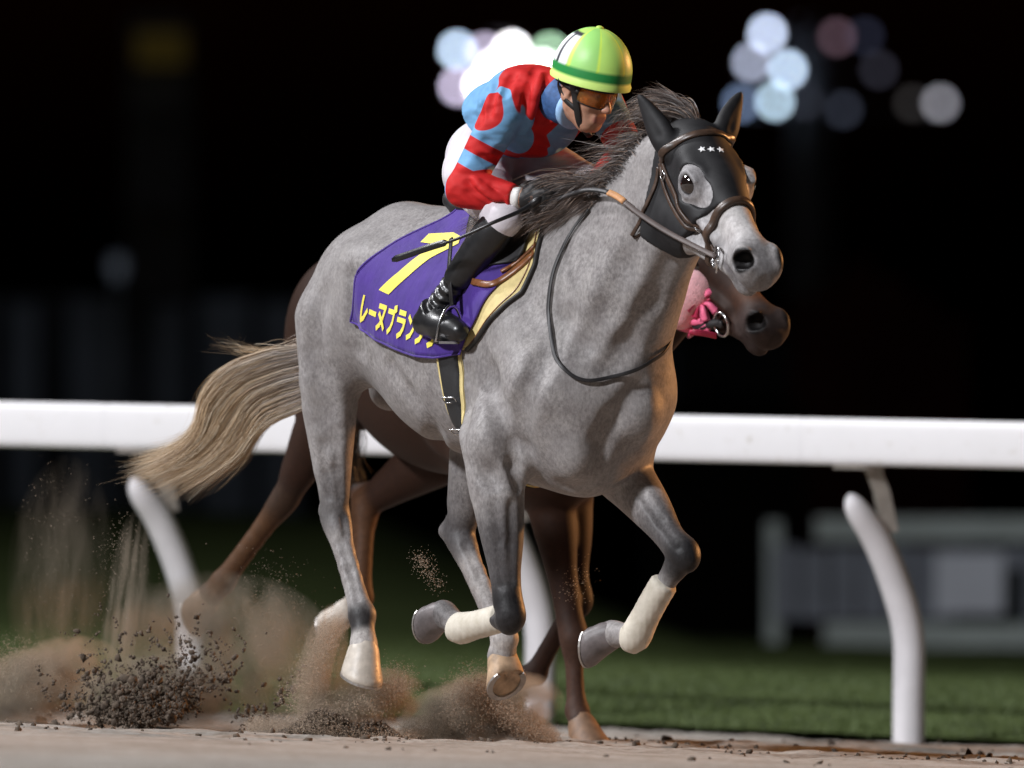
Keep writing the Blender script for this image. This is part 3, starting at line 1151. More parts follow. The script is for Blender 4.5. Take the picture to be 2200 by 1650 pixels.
for q in (-1, 1):
    p_, n_ = eye_at(q)
    a_ = unit(GH.A - GH.A.dot(n_) * n_)
    w_ = np.cross(n_, a_)
    _fh.ell(p_ - a_ * 0.006, (0.060, 0.066, 0.062), np.stack([n_, a_, w_]), 0.004, 'sub')
    _fh.ell(p_ + a_ * 0.046 - w_ * 0.006 * q, (0.060, 0.058, 0.046), np.stack([n_, a_, w_]), 0.004, 'sub')
HV, HQ = _fh.mesh(4)
HBVH = bvh_of(HV, HQ)
m_hood, nt, b = new_mat("hood_black_stretch")
nt.links.new(ramp(nt, noise(nt, 26, 4), [(0.3, (0.006, 0.006, 0.007)), (0.7, (0.014, 0.0135, 0.015))]), b.inputs["Base Color"])
b.inputs["Roughness"].default_value = 0.62
b.inputs["Specular IOR Level"].default_value = 0.35
bump(nt, b, noise(nt, 320, 2), 0.2, 0.001)
hood = empty("face_hood", GH(0.1, 0, -0.1), "black stretch hood covering the grey horse's ears and face around the eyes", "hood")
mesh_obj("hood_shell", HV, HQ, m_hood, hood)
m_star = simple("star_thread", (0.85, 0.85, 0.86), 0.6, 0.02, 20, 0)


def surf(bv, p, off=0.0):
    """nearest point of a surface, lifted by off"""
    h_, n_, i_, d_ = bv.find_nearest(Vector(p))
    return np.array(h_) + off * np.array(n_), np.array(n_)


for (sx, sy) in ((1508, 321), (1528, 321), (1548, 322)):
    c_, n_ = cast(HBVH, sx, sy)
    u_ = unit(GH.B - GH.B.dot(n_) * n_)
    v_ = np.cross(n_, u_)
    V, F = [], []
    for j in range(10):
        r = 0.0125 if j % 2 == 0 else 0.0055
        a_ = math.pi / 2 + math.pi * j / 5
        p = surf(HBVH, c_ + r * (math.cos(a_) * u_ + math.sin(a_) * v_))
        V.append(p[0] + 0.0022 * p[1])
    for j in range(10):
        V.append(np.asarray(V[j]) - 0.003 * n_)
    V.append(surf(HBVH, c_)[0] + 0.003 * n_)
    for j in range(10):
        k = (j + 1) % 10
        F += [(j, k, 20), (10 + j, 10 + k, k, j)]
    mesh_obj("star", V, F, m_star, hood, smooth=False)

# ---- bridle
G0BVH = _bv
m_leather, nt, b = new_mat("bridle_leather")
nt.links.new(ramp(nt, noise(nt, 40, 4), [(0.3, (0.030, 0.018, 0.012)), (0.7, (0.075, 0.043, 0.028))]), b.inputs["Base Color"])
b.inputs["Roughness"].default_value = 0.38
bump(nt, b, noise(nt, 200, 3), 0.2, 0.001)
m_rubber = simple("rein_black", (0.018, 0.017, 0.018), 0.5, 0.3, 40, 0.2, 0.001)
m_tan = simple("rein_tan_rubber", (0.48, 0.23, 0.09), 0.6, 0.2, 60, 0.4, 0.002)
m_rein = simple("rein_brown", (0.075, 0.055, 0.05), 0.55, 0.2, 50, 0.2, 0.001)
m_steel = simple("bit_steel", (0.65, 0.65, 0.66), 0.22, 0.1, 30, 0, metal=1.0)


def both_bvh(p):
    a_, na = surf(HBVH, p)
    b_, nb = surf(GBVH, p)
    return (a_, na) if np.linalg.norm(a_ - p) < np.linalg.norm(b_ - p) else (b_, nb)


def outer(p, c_):
    """outermost of hood and skin on the way from the head's core c_ through p"""
    d_ = unit(np.asarray(p) - c_)
    best = None
    for bv in (H0BVH, G0BVH):
        h_, n_, i_, dd = bv.ray_cast(Vector(np.asarray(c_) + d_ * 0.35), Vector(-d_))
        if h_ is not None and (best is None or dd < best[2]):
            best = (np.array(h_), np.array(n_), dd)
    return best[:2] if best else (np.asarray(p), d_)


def strap(path, normals, w, th, mat, parent, name, lift=0.002):
    path = np.asarray(path)
    N_ = np.asarray(normals)
    for _ in range(2):
        N_[1:-1] = (N_[:-2] + 2 * N_[1:-1] + N_[2:]) / 4
        path[1:-1] = (path[:-2] + 4 * path[1:-1] + path[2:]) / 6
    prof = [(-w / 2, -0.002), (w / 2, -0.002), (w / 2, th * 0.6), (w / 2 * 0.72, th), (-w / 2 * 0.72, th), (-w / 2, th * 0.6)]
    V, F = sweep(path + lift * N_, prof, up=N_)
    return mesh_obj(name, V, F, mat, parent)


def head_strap(ctrl, w, th, name, mat=None, mirror=False, lift=0.003, parent=None):
    """control points in head coordinates, laid on the outermost surface"""
    for q in ((1, -1) if mirror else (1,)):
        P_ = spline([GH(a_, q * b_, c_) for a_, b_, c_ in ctrl], 36)
        pts, nn = [], []
        for p in P_:
            loc = GH.local(p)
            core = GH(loc[0], 0.0, max(-0.12, min(-0.07, loc[2] * 0.5 - 0.05)))
            h_, n_ = outer(p, core)
            pts.append(h_)
            nn.append(n_)
        strap(pts, nn, w, th, mat or m_leather, parent or bridle, name, lift)


bridle = empty("bridle", GH(0.4, -0.08, -0.14), "brown leather bridle with ring bit on the grey horse's head", "bridle")
head_strap([(0.055, -0.115, -0.115), (0.060, -0.095, -0.06), (0.075, -0.06, 0.0), (0.085, 0, 0.02), (0.075, 0.06, 0.0), (0.060, 0.095, -0.06), (0.055, 0.115, -0.115)], 0.024, 0.007, "browband")
head_strap([(0.055, -0.12, -0.115), (0.13, -0.12, -0.125), (0.22, -0.12, -0.130), (0.32, -0.10, -0.140), (0.42, -0.08, -0.145)], 0.019, 0.006, "cheekpiece", mirror=True)
head_strap([(0.050, -0.12, -0.125), (0.12, -0.12, -0.16), (0.22, -0.12, -0.165), (0.32, -0.10, -0.160), (0.40, -0.08, -0.16)], 0.013, 0.005, "noseband_hanger", mirror=True)
head_strap([(0.05, -0.12, -0.14), (0.09, -0.12, -0.20), (0.12, -0.12, -0.26), (0.15, -0.08, -0.31), (0.16, -0.0, -0.33)], 0.013, 0.005, "throatlatch", mirror=True)
head_strap([(0.395, -0.08, -0.17), (0.375, -0.08, -0.11), (0.355, -0.06, -0.05), (0.35, -0.03, 0.0), (0.35, 0.0, 0.02), (0.35, 0.03, 0.0), (0.355, 0.06, -0.05), (0.375, 0.08, -0.11), (0.395, 0.08, -0.17)], 0.027, 0.013, "noseband", lift=0.004)
head_strap([(0.40, -0.07, -0.17), (0.42, -0.05, -0.20), (0.425, 0.0, -0.22), (0.42, 0.05, -0.20), (0.40, 0.07, -0.17)], 0.020, 0.006, "noseband_strap")
ring_pts = {}


def ring(c_, u_, v_, r, th, name, parent, mat, n=28):
    pts = [np.asarray(c_) + r * (math.cos(2 * math.pi * k / n) * u_ + math.sin(2 * math.pi * k / n) * v_) for k in range(n + 1)]
    V, F = sweep(pts, circ(th, 8), up=np.cross(u_, v_), caps=False)
    return mesh_obj(name, V, F, mat, parent)


for q in (-1, 1):
    loc = GH(0.455, q * 0.08, -0.128)
    c_, n_ = outer(loc, GH(0.455, 0, -0.12))
    c_ = c_ + n_ * 0.012
    ring_pts[q] = c_
    u_ = unit(GH.A - GH.A.dot(n_) * n_)
    v_ = np.cross(n_, u_)
    ring(c_, u_, v_, 0.033, 0.0042, "bit_ring", bridle, m_steel)
    V, F = sweep([c_ - v_ * 0.012, c_ - n_ * 0.04], circ(0.007, 8), up=u_)
    mesh_obj("bit_mouthpiece", V, F, m_steel, bridle)
    V, F = sweep([c_ + u_ * 0.02 + v_ * 0.03, c_ + u_ * 0.055 - v_ * 0.02], circ(0.0028, 8), up=n_)
    mesh_obj("bit_bar", V, F, m_steel, bridle)
    for kk in (0.10, 0.33):
        cb, nb = outer(GH(kk, q * 0.11, -0.128), GH(kk, 0, -0.11))
        ub = unit(GH.A - GH.A.dot(nb) * nb)
        vb = np.cross(nb, ub)
        pts = [cb + nb * 0.012 + 0.012 * (sx * ub + sy * vb) for sx, sy in ((-1, -1), (1, -1), (1, 1), (-1, 1), (-1, -1))]
        V, F = sweep(pts, circ(0.0022, 6), up=nb, caps=False)
        mesh_obj("buckle", V, F, m_steel, bridle)

# ================================================================== SADDLE CLOTH, PAD, SADDLE, GIRTH
AX_Z = 1.35


def polar(f, phi, off=0.0):
    """point of the barrel at station f and angle phi (degrees from the spine, + = the side we see), lifted by off"""
    c_ = G(f, 0, AX_Z)
    a_ = math.radians(phi)
    d_ = -math.sin(a_) * G.Lv + math.cos(a_) * G.Zv
    h_, n_, i_, dd = GBVH.ray_cast(Vector(c_ + d_ * 0.9), Vector(-d_))
    return np.array(h_) + off * d_, d_


def interp(x, xp, fp):
    return float(np.interp(x, xp, fp))


def shell(name, mat, parent, rear, front, bottom, off, nu=44, nv=70, thick=0.004, wave=0.0, both=True):
    """a sheet thrown over the back: rear(phi), front(phi) stations, bottom(u) angle on each side"""
    us = np.linspace(0, 1, nu)
    vs = np.linspace(-1, 1, nv) if both else np.linspace(0, 1, nv)
    top = np.zeros((nu, nv, 3))
    nrm = np.zeros((nu, nv, 3))
    for i, u_ in enumerate(us):
        for j, v_ in enumerate(vs):
            ph = v_ * bottom(u_)
            aph = abs(ph)
            f = rear(aph) * (1 - u_) + front(aph) * u_
            h_, d_ = polar(f, ph)
            top[i, j] = h_
            nrm[i, j] = d_
    # the cloth bridges hollows of the body: smooth, never sinking in
    base = top.copy()
    for _ in range(6):
        t2 = top.copy()
        t2[1:-1, 1:-1] = (top[:-2, 1:-1] + top[2:, 1:-1] + top[1:-1, :-2] + top[1:-1, 2:]) / 4
        up = ((t2 - base) * nrm).sum(-1)
        top = np.where((up < 0)[..., None], t2 - up[..., None] * nrm, t2)
    w = 0
    if wave:
        U, Vv = np.meshgrid(us, vs, indexing='ij')
        w = wave * np.clip(np.abs(Vv) - 0.35, 0, 1) * (1 + np.sin(U * 16 + Vv * 3) * 0.6 + 0.4 * np.sin(U * 31))
        w = w[..., None]
    top = top + nrm * (off + w)
    inner = top - nrm * thick
    V = np.vstack([top.reshape(-1, 3), inner.reshape(-1, 3)])
    idx = np.arange(nu * nv).reshape(nu, nv)
    q = np.stack([idx[:-1, :-1], idx[1:, :-1], idx[1:, 1:], idx[:-1, 1:]], -1).reshape(-1, 4)
    Q = np.vstack([q, q[:, ::-1] + nu * nv])
    rim = list(idx[:, 0]) + list(idx[-1, 1:]) + list(idx[::-1, -1][1:]) + list(idx[0, ::-1][1:])
    r = np.array([(rim[k], rim[k] + nu * nv, rim[k + 1] + nu * nv, rim[k + 1]) for k in range(len(rim) - 1)])
    o = mesh_obj(name, V, np.vstack([Q, r]), mat, parent)
    return o, top, rim


m_purple, nt, b = new_mat("cloth_purple")
nt.links.new(ramp(nt, noise(nt, 14, 4), [(0.3, (0.034, 0.009, 0.165)), (0.7, (0.050, 0.013, 0.225))]), b.inputs["Base Color"])
b.inputs["Roughness"].default_value = 0.75
b.inputs["Sheen Weight"].default_value = 0.15
bn = bump(nt, b, noise(nt, 9, 3, 0.5, stretch=(1.6, 1.6, 0.6)), 0.5, 0.03)
bump(nt, b, noise(nt, 420, 2), 0.15, 0.001, bn)
m_yellow = simple("print_yellow", (0.80, 0.68, 0.10), 0.6, 0.05, 30, 0.1, 0.001)
m_cream = simple("pad_cream_foam", (0.62, 0.50, 0.22), 0.7, 0.12, 40, 0.3, 0.002)
m_piping = simple("pad_black_edge", (0.02, 0.018, 0.016), 0.6)
m_saddle = simple("saddle_black_leather", (0.012, 0.011, 0.012), 0.6, 0.3, 60, 0.2, 0.001)
m_brown = simple("saddle_brown_leather", (0.20, 0.075, 0.028), 0.35, 0.3, 40, 0.2, 0.001)
m_girth = simple("girth_black_elastic", (0.012, 0.012, 0.013), 0.6, 0.3, 120, 0.3, 0.001)

R_PH = [0, 17, 30, 50, 65, 90, 120]
cloth_rear = lambda p: interp(p, R_PH, [-0.02, -0.04, -0.12, -0.23, -0.30, -0.365, -0.385])
cloth_front = lambda p: interp(p, [0, 20, 40, 70, 90, 104, 125], [0.30, 0.36, 0.42, 0.40, 0.35, 0.285, 0.235])
cloth_bottom = lambda u_: interp(u_, [0, 0.12, 0.3, 0.55, 0.8, 1.0], [91, 96, 103, 110, 114, 113])
saddle_cloth = empty("saddle_cloth", G(0, 0, 1.2), "purple number cloth with yellow 7 and yellow name lettering on the grey horse", "saddle cloth")
cl, cl_top, _r = shell("cloth_sheet", m_purple, saddle_cloth, cloth_rear, cloth_front, cloth_bottom, 0.017, 52, 84, 0.004, 0.007)
CLB = bvh_of(cl_top.reshape(-1, 3), np.stack([np.arange(52 * 84).reshape(52, 84)[:-1, :-1], np.arange(52 * 84).reshape(52, 84)[1:, :-1], np.arange(52 * 84).reshape(52, 84)[1:, 1:], np.arange(52 * 84).reshape(52, 84)[:-1, 1:]], -1).reshape(-1, 4))

for rim_ in (cl_top[:, 0], cl_top[:, -1], cl_top[0, :]):
    V, F = sweep(rim_, circ(0.0042, 6), up=(0.3, -0.5, 0.8))
    mesh_obj("hem", V, F, m_purple, saddle_cloth)


def flat_print(name, polys, place, mat, parent, step=0.02):
    """print polygons (in a plane of their own) onto a surface through place(x, y) -> point"""
    bm = bmesh.new()
    for poly in polys:
        bm.faces.new([bm.verts.new((x, y, 0)) for x, y in poly])
    bmesh.ops.triangulate(bm, faces=bm.faces[:])
    for _ in range(6):
        es = [e for e in bm.edges if e.calc_length() > step]
        if not es:
            break
        bmesh.ops.subdivide_edges(bm, edges=es, cuts=1, use_grid_fill=False)
        bmesh.ops.triangulate(bm, faces=[f for f in bm.faces if len(f.verts) > 3])
    for v in bm.verts:
        v.co = Vector(place(v.co.x, v.co.y))
    bmesh.ops.recalc_face_normals(bm, faces=bm.faces[:])
    me = bpy.data.meshes.new(name)
    bm.to_mesh(me)
    bm.free()
    me.materials.append(mat)
    o = bpy.data.objects.new(name, me)
    COL.objects.link(o)
    o.parent = parent
    o.matrix_parent_inverse = Matrix.Translation(parent.location).inverted()
    return o


def on_cloth(f, z, side=-1, off=0.0025):
    o_ = G(f, side * 1.2, z)
    d_ = -side * G.Lv
    h_, n_, i_, dd = CLB.ray_cast(Vector(o_), Vector(d_))
    if h_ is None:
        h_, n_, i_, dd = CLB.find_nearest(Vector(G(f, side * 0.27, z)))
    n_ = np.array(n_)
    n_ = n_ if n_.dot(side * G.Lv) > 0 or n_[2] > 0.5 else -n_
    return np.array(h_) + off * n_


def px_fz(px, py):
    h_, n_ = cast(CLB, px, py)
    if h_ is None:
        h_, n_ = cast(GBVH, px, py)
    q = G.local(h_)
    return (q[0], q[2])


SEVEN = [[px_fz(*q) for q in ((904, 521), (922, 503), (975, 500), (968, 524), (938, 526))],
         [px_fz(*q) for q in ((815, 623), (858, 584), (902, 548), (940, 530), (968, 522), (975, 500), (990, 508), (986, 523), (925, 555), (880, 592), (836, 633))]]
# katakana strokes in a unit box (x right, y down), each a polyline with a width
KANA = {
    're': [[(0.22, 0.05), (0.22, 0.92), (0.55, 0.80), (0.90, 0.50)]],
    'bar': [[(0.06, 0.50), (0.94, 0.50)]],
    'nu': [[(0.10, 0.14), (0.84, 0.14), (0.66, 0.55), (0.40, 0.82), (0.12, 0.96)], [(0.26, 0.42), (0.60, 0.64), (0.88, 0.90)]],
    'bu': [[(0.08, 0.20), (0.74, 0.20), (0.68, 0.58), (0.50, 0.82), (0.24, 0.96)], [(0.76, 0.0), (0.82, 0.14)], [(0.90, -0.02), (0.97, 0.11)]],
    'ra': [[(0.20, 0.10), (0.82, 0.10)], [(0.10, 0.38), (0.88, 0.38), (0.78, 0.66), (0.58, 0.86), (0.28, 0.98)]],
    'n': [[(0.12, 0.16), (0.38, 0.32)], [(0.12, 0.92), (0.50, 0.80), (0.78, 0.56), (0.92, 0.26)]],
    'shi': [[(0.20, 0.08), (0.44, 0.20)], [(0.08, 0.36), (0.32, 0.48)], [(0.12, 0.94), (0.50, 0.82), (0.78, 0.58), (0.92, 0.28)]],
}


def stroke_polys(pl, w):
    out = []
    for (x0, y0), (x1, y1) in zip(pl[:-1], pl[1:]):
        d_ = np.array([x1 - x0, y1 - y0])
        ln_ = np.linalg.norm(d_)
        d_ /= ln_
        n_ = np.array([-d_[1], d_[0]]) * w / 2
        e_ = d_ * w * 0.35
        a_, b2 = np.array([x0, y0]) - e_, np.array([x1, y1]) + e_
        out.append([tuple(a_ + n_), tuple(b2 + n_), tuple(b2 - n_), tuple(a_ - n_)])
    return out


for side in (-1, 1):
    s7 = SEVEN if side < 0 else [[(0.0 - (f - 0.0) * 0.9 - 0.16, z) for f, z in poly] for poly in SEVEN]
    flat_print("number_seven", s7, lambda x, y, s=side: on_cloth(x, y, s), m_yellow, saddle_cloth, 0.016)
    kana = ['re', 'bar', 'nu', 'bu', 'ra', 'n', 'shi', 'shi']
    A_, B_ = px_fz(778, 633), px_fz(920, 686)        # top corners of the row of letters
    C_, D_ = px_fz(773, 690), px_fz(915, 744)        # bottom corners
    for k, nm in enumerate(kana):
        polys = []
        for pl in KANA[nm]:
            x0 = k / 7.0 + 0.008
            for poly in stroke_polys(pl, 0.19):
                pp = []
                for x, y in poly:
                    t = x0 + x * (1 / 7.0 - 0.02)
                    t = t if side < 0 else 1 - t
                    top_ = np.array(A_) * (1 - t) + np.array(B_) * t
                    bot_ = np.array(C_) * (1 - t) + np.array(D_) * t
                    pp.append(tuple(top_ * (1 - y) + bot_ * y))
                polys.append(pp)
        # overlapping strokes of one letter are stepped so their faces never share a plane
        for q, poly in enumerate(polys):
            flat_print("letter_stroke", [poly], lambda x, y, s=side, q=q: on_cloth(x, y, s, 0.0022 + 0.0004 * q), m_yellow, saddle_cloth, 0.02)

# ---- cream pad under the saddle, dark edge showing in front of the cloth
pad_rear = lambda p: interp(p, [0, 40, 80, 120], [0.12, 0.14, 0.16, 0.18])
pad_front = lambda p: interp(p, [0, 20, 45, 70, 88, 100, 110, 118], [0.42, 0.47, 0.505, 0.485, 0.435, 0.375, 0.30, 0.22])
saddle_pad = empty("saddle_pad", G(0.4, -0.2, 1.4), "cream foam saddle pad with black edge showing in front of the purple cloth", "saddle pad")
pd, pd_top, pd_rim = shell("pad_sheet", m_cream, saddle_pad, pad_rear, pad_front, lambda u_: interp(u_, [0, 1], [110, 112]), 0.009, 26, 70, 0.008)
edge = pd_top[-1, :]
V, F = sweep(np.vstack([edge]), circ(0.0075, 8), up=G.Fv)
mesh_obj("edge_binding", V, F, m_piping, saddle_pad)
V, F = sweep(np.vstack([pd_top[-2, :] * 0.55 + pd_top[-3, :] * 0.45]) + 0.003 * unit(-G.Lv), circ(0.002, 6), up=G.Fv)
mesh_obj("stitch_line", V, F, m_brown, saddle_pad)

# ---- the little racing saddle
saddle = empty("racing_saddle", G(0.15, 0, 1.7), "small black racing saddle with brown leather edge under the red and blue jockey", "saddle")
flap_rear = lambda p: interp(p, [0, 20, 45, 75, 110], [0.04, 0.08, 0.15, 0.19, 0.20])
flap_front = lambda p: interp(p, [0, 20, 40, 60, 78, 90], [0.36, 0.42, 0.44, 0.40, 0.33, 0.26])
fl, fl_top, _r = shell("flap", m_saddle, saddle, flap_rear, flap_front, lambda u_: interp(u_, [0, 0.3, 0.7, 1], [48, 54, 56, 46]), 0.026, 26, 60, 0.006)
def grid_quads(nu, nv, o=0):
    idx = np.arange(nu * nv).reshape(nu, nv) + o
    return np.stack([idx[:-1, :-1], idx[1:, :-1], idx[1:, 1:], idx[:-1, 1:]], -1).reshape(-1, 4)


CLB2 = bvh_of(np.vstack([cl_top.reshape(-1, 3), pd_top.reshape(-1, 3)]), np.vstack([grid_quads(52, 84), grid_quads(26, 70, 52 * 84)]))
for (wd_, poly, nm_) in ((0.022, [(1186, 478), (1168, 520), (1138, 556), (1100, 588), (1058, 612), (1018, 606)], "flap_edge"), (0.012, [(1180, 486), (1150, 530), (1112, 566), (1078, 586)], "flap_seam")):
    pts, nn = [], []
    for q in spline([(x, y, 0) for x, y in poly], 30):
        h_, n_ = cast(CLB2, q[0], q[1])
        if h_ is None:
            h_, n_ = cast(GBVH, q[0], q[1])
            h_ = h_ + 0.02 * n_
        n_ = n_ if n_[1] < 0 else -n_
        pts.append(h_)
        nn.append(n_)
    for sd in (0, 1):
        if sd:
            loc = [G.local(p) * np.array([1, -1, 1]) for p in pts]
            pts = [G(*p) for p in loc]
            nn = [n_ - 2 * n_.dot(G.Lv) * G.Lv for n_ in nn]
        strap(np.array(pts), np.array(nn), wd_, 0.006, m_brown, saddle, nm_, 0.005)
_sf = Field(G(0.1, 0, 1.72) - 0.45, G(0.1, 0, 1.72) + 0.45, 0.01)
_sf.ell(G(0.08, 0, 1.715), (0.20, 0.11, 0.035), G.tilt(3), 0.03)
_sf.cap(G(-0.10, 0, 1.74), G(-0.08, 0, 1.72), 0.05, 0.04, 0.05, (G.Lv, 1.8))
_sf.cap(G(0.27, 0, 1.75), G(0.24, 0, 1.72), 0.04, 0.04, 0.05, (G.Lv, 1.3))
V, Q = _sf.mesh(2)
mesh_obj("seat", V, Q, m_saddle, saddle)

# ---- girth round the barrel
girth = empty("girth", G(0.2, -0.2, 0.95), "black elastic girth with cream edging round the grey horse's belly", "girth")


def band(f_of, w0, w1, off, name, mat, phs):
    nu, nv = 8, len(phs)
    top = np.zeros((nu, nv, 3))
    nn = np.zeros((nu, nv, 3))
    for j, ph in enumerate(phs):
        for i in range(nu):
            f = f_of(abs(ph)) + w0 + (w1 - w0) * i / (nu - 1)
            top[i, j], nn[i, j] = polar(f, ph, off)
    V = np.vstack([top.reshape(-1, 3), (top - 0.006 * nn).reshape(-1, 3)])
    idx = np.arange(nu * nv).reshape(nu, nv)
    q = np.stack([idx[:-1, :-1], idx[1:, :-1], idx[1:, 1:], idx[:-1, 1:]], -1).reshape(-1, 4)
    e_ = [np.stack([idx[k, :-1], idx[k, 1:], idx[k, 1:] + nu * nv, idx[k, :-1] + nu * nv], -1) for k in (0, -1)]
    return mesh_obj(name, V, np.vstack([q, q[:, ::-1] + nu * nv, *e_]), mat, girth)


g_f = lambda p: interp(p, [60, 90, 115, 140, 165, 180], [0.20, 0.195, 0.19, 0.20, 0.215, 0.22])
phs = np.concatenate([np.linspace(70, 290, 90)])
gph = [p if p <= 180 else p for p in phs]
g_f2 = lambda p: g_f(min(p, 360 - p))
band(g_f2, -0.048, 0.048, 0.011, "girth_band", m_girth, phs)
band(g_f2, -0.060, -0.046, 0.008, "girth_edging", m_cream, phs)
band(g_f2, 0.046, 0.060, 0.008, "girth_edging", m_cream, phs)
for ph in (134, 146):
    c_, d_ = polar(g_f2(ph), ph, 0.017)
    tdn = unit(np.cross(G.Fv, d_))
    pts = [c_ + x * G.Fv + y * tdn for x, y in ((-0.034, -0.012), (0.034, -0.012), (0.034, 0.012), (-0.034, 0.012), (-0.034, -0.012))]
    V, F = sweep(pts, circ(0.0026, 6), up=d_, caps=False)
    mesh_obj("girth_buckle", V, F, m_steel, girth)

# ================================================================== THE JOCKEY
J = dict(
    pelvis=at(1056, 340, 0.0), waist=at(1084, 248, -0.10), chest=at(1142, 226, -0.24), neck=at(1200, 200, -0.36),
    rs=at(1088, 232, -0.40), re=at(997, 402, -0.38), rw=at(1112, 424, -0.47), rh=at(1152, 430, -0.49),
    ls=at(1292, 220, -0.17), le=at(1352, 330, -0.28), lw=at(1262, 420, -0.42), lh=at(1222, 430, -0.46),
    rhip=at(1018, 374, -0.08), rk=at(1084, 468, -0.44), ra=at(934, 668, -0.29), rheel=at(912, 696, -0.27), rt=at(986, 712, -0.43),
    lhip=at(1118, 345, 0.06), lk=at(1262, 392, -0.22), la=G(0.10, 0.31, 1.34), lheel=G(0.06, 0.32, 1.30), lt=G(0.27, 0.32, 1.29),
)
jockey = empty("person", J['pelvis'] - np.array([0, 0, 0.3]), "jockey in red and light blue silks and lime green helmet crouched on the grey horse", "person")


class PF:
    def __init__(self, o, fwd, up):
        self.O = np.asarray(o, float)
        self.Y = unit(fwd)
        up = np.asarray(up, float)
        self.Z = unit(up - up.dot(self.Y) * self.Y)
        self.X = np.cross(self.Y, self.Z)      # to the wearer's right
        self.M = np.stack([self.X, self.Y, self.Z])

    def __call__(self, x, y, z):
        return self.O + x * self.X + y * self.Y + z * self.Z


JH = PF(at(1256, 191, -0.46), (0.70, -0.62, -0.36), (0.22, -0.25, 0.92))


def jockey_head(fd):
    M = JH.M
    fd.ell(JH(0, -0.005, 0.045), (0.078, 0.098, 0.092), M, 0.02)
    fd.ell(JH(0, 0.035, -0.030), (0.062, 0.060, 0.085), M, 0.03)
    fd.ell(JH(0, 0.054, -0.100), (0.030, 0.030, 0.024), M, 0.03)                          # chin
    for q in (-1, 1):
        fd.cap(JH(q * 0.056, 0.005, -0.050), JH(q * 0.022, 0.052, -0.096), 0.022, 0.020, 0.03)   # jaw
        fd.ell(JH(q * 0.038, 0.066, -0.028), (0.024, 0.022, 0.018), M, 0.02)              # cheekbone
        fd.cap(JH(q * 0.012, 0.094, 0.020), JH(q * 0.048, 0.078, 0.022), 0.010, 0.010, 0.015)    # brow
        fd.ell(JH(q * 0.031, 0.094, 0.002), (0.017, 0.012, 0.011), M, 0.010, 'sub')
        fd.ell(JH(q * 0.030, 0.080, 0.002), (0.013, 0.013, 0.012), M, 0.004)
        fd.ell(JH(q * 0.012, 0.104, -0.036), (0.010, 0.011, 0.008), M, 0.008)             # nose wings
        fd.ell(JH(q * 0.078, -0.008, -0.012), (0.010, 0.020, 0.032), M, 0.008)            # ears
        fd.ell(JH(q * 0.088, -0.002, -0.008), (0.007, 0.010, 0.018), M, 0.005, 'sub')
    fd.cap(JH(0, 0.093, 0.010), JH(0, 0.116, -0.032), 0.009, 0.012, 0.014)                # nose
    fd.cap(JH(-0.022, 0.088, -0.064), JH(0.022, 0.088, -0.064), 0.0085, 0.0085, 0.010)    # lips
    fd.cap(JH(-0.018, 0.086, -0.078), JH(0.018, 0.086, -0.078), 0.009, 0.009, 0.010)
    fd.cap(JH(-0.024, 0.100, -0.071), JH(0.024, 0.100, -0.071), 0.003, 0.003, 0.005, None, 'sub')
    fd.cap(J['neck'] + np.array([0, 0, -0.01]), JH(0, -0.015, -0.06), 0.060, 0.052, 0.03)


def hand(fd, wrist, palm, side, r=0.0105):
    """closed fist round a rein; side = +1/-1 turns the thumb"""
    d = unit(palm - wrist)
    up = unit(np.array([0, -0.25, 1.0]) - np.array([0, -0.25, 1.0]).dot(d) * d)
    lat = np.cross(d, up) * side                          # from little finger side outwards
    M = np.stack([d, up, np.cross(d, up)])
    c = wrist + d * 0.060
    fd.cap(wrist - d * 0.02, wrist + d * 0.02, 0.028, 0.030, 0.02)
    fd.ell(c, (0.046, 0.040, 0.020), M, 0.02)
    for k, (o, ln_) in enumerate(((0.030, 0.92), (0.011, 1.05), (-0.009, 1.0), (-0.028, 0.82))):
        b0 = c + d * 0.030 + up * o
        p1 = b0 + (d * 0.030 + lat * 0.016) * ln_
        p2 = p1 + (d * 0.002 + lat * 0.030) * ln_
        p3 = p2 + (-d * 0.024 + lat * 0.006) * ln_
        fd.chain([c + up * o * 0.7, b0, p1, p2, p3], [r * 1.15, r * 1.1, r, r * 0.95, r * 0.85], 0.006, sub=2)
    t0 = c + up * 0.026 - d * 0.022
    fd.chain([t0, t0 + up * 0.022 + lat * 0.016 + d * 0.016, t0 + up * 0.024 + lat * 0.034 + d * 0.040, t0 + up * 0.016 + lat * 0.038 + d * 0.062], [r * 1.4, r * 1.25, r * 1.1, r * 0.9], 0.008, sub=2)


def j_torso(fd, o=0.0):
    lat = (G.Lv, 1.32)
    fd.cap(J['pelvis'], J['waist'], 0.108 + o, 0.098 + o, 0.05, lat)
    fd.cap(J['waist'], J['chest'], 0.100 + o, 0.118 + o, 0.05, lat)
    fd.cap(J['chest'], lerp(J['chest'], J['neck'], 0.75), 0.118 + o, 0.075 + o, 0.05, lat)
    fd.cap(J['rs'], J['ls'], 0.062 + o, 0.062 + o, 0.06)
    fd.cap(J['chest'] + np.array([0.01, -0.02, -0.05]), lerp(J['chest'], J['waist'], 0.6) + np.array([0.02, -0.02, -0.05]), 0.09 + o, 0.08 + o, 0.06, lat)


def j_arms(fd, o=0.0, full=True):
    for a_, e_, w_ in (('rs', 're', 'rw'), ('ls', 'le', 'lw')):
        fd.chain([J[a_], lerp(J[a_], J[e_], 0.5), J[e_]], [0.060 + o, 0.050 + o, 0.044 + o], 0.02)
        fd.chain([J[e_], lerp(J[e_], J[w_], 0.35), J[w_]], [0.045 + o, 0.045 + o, 0.029 + o], 0.02)


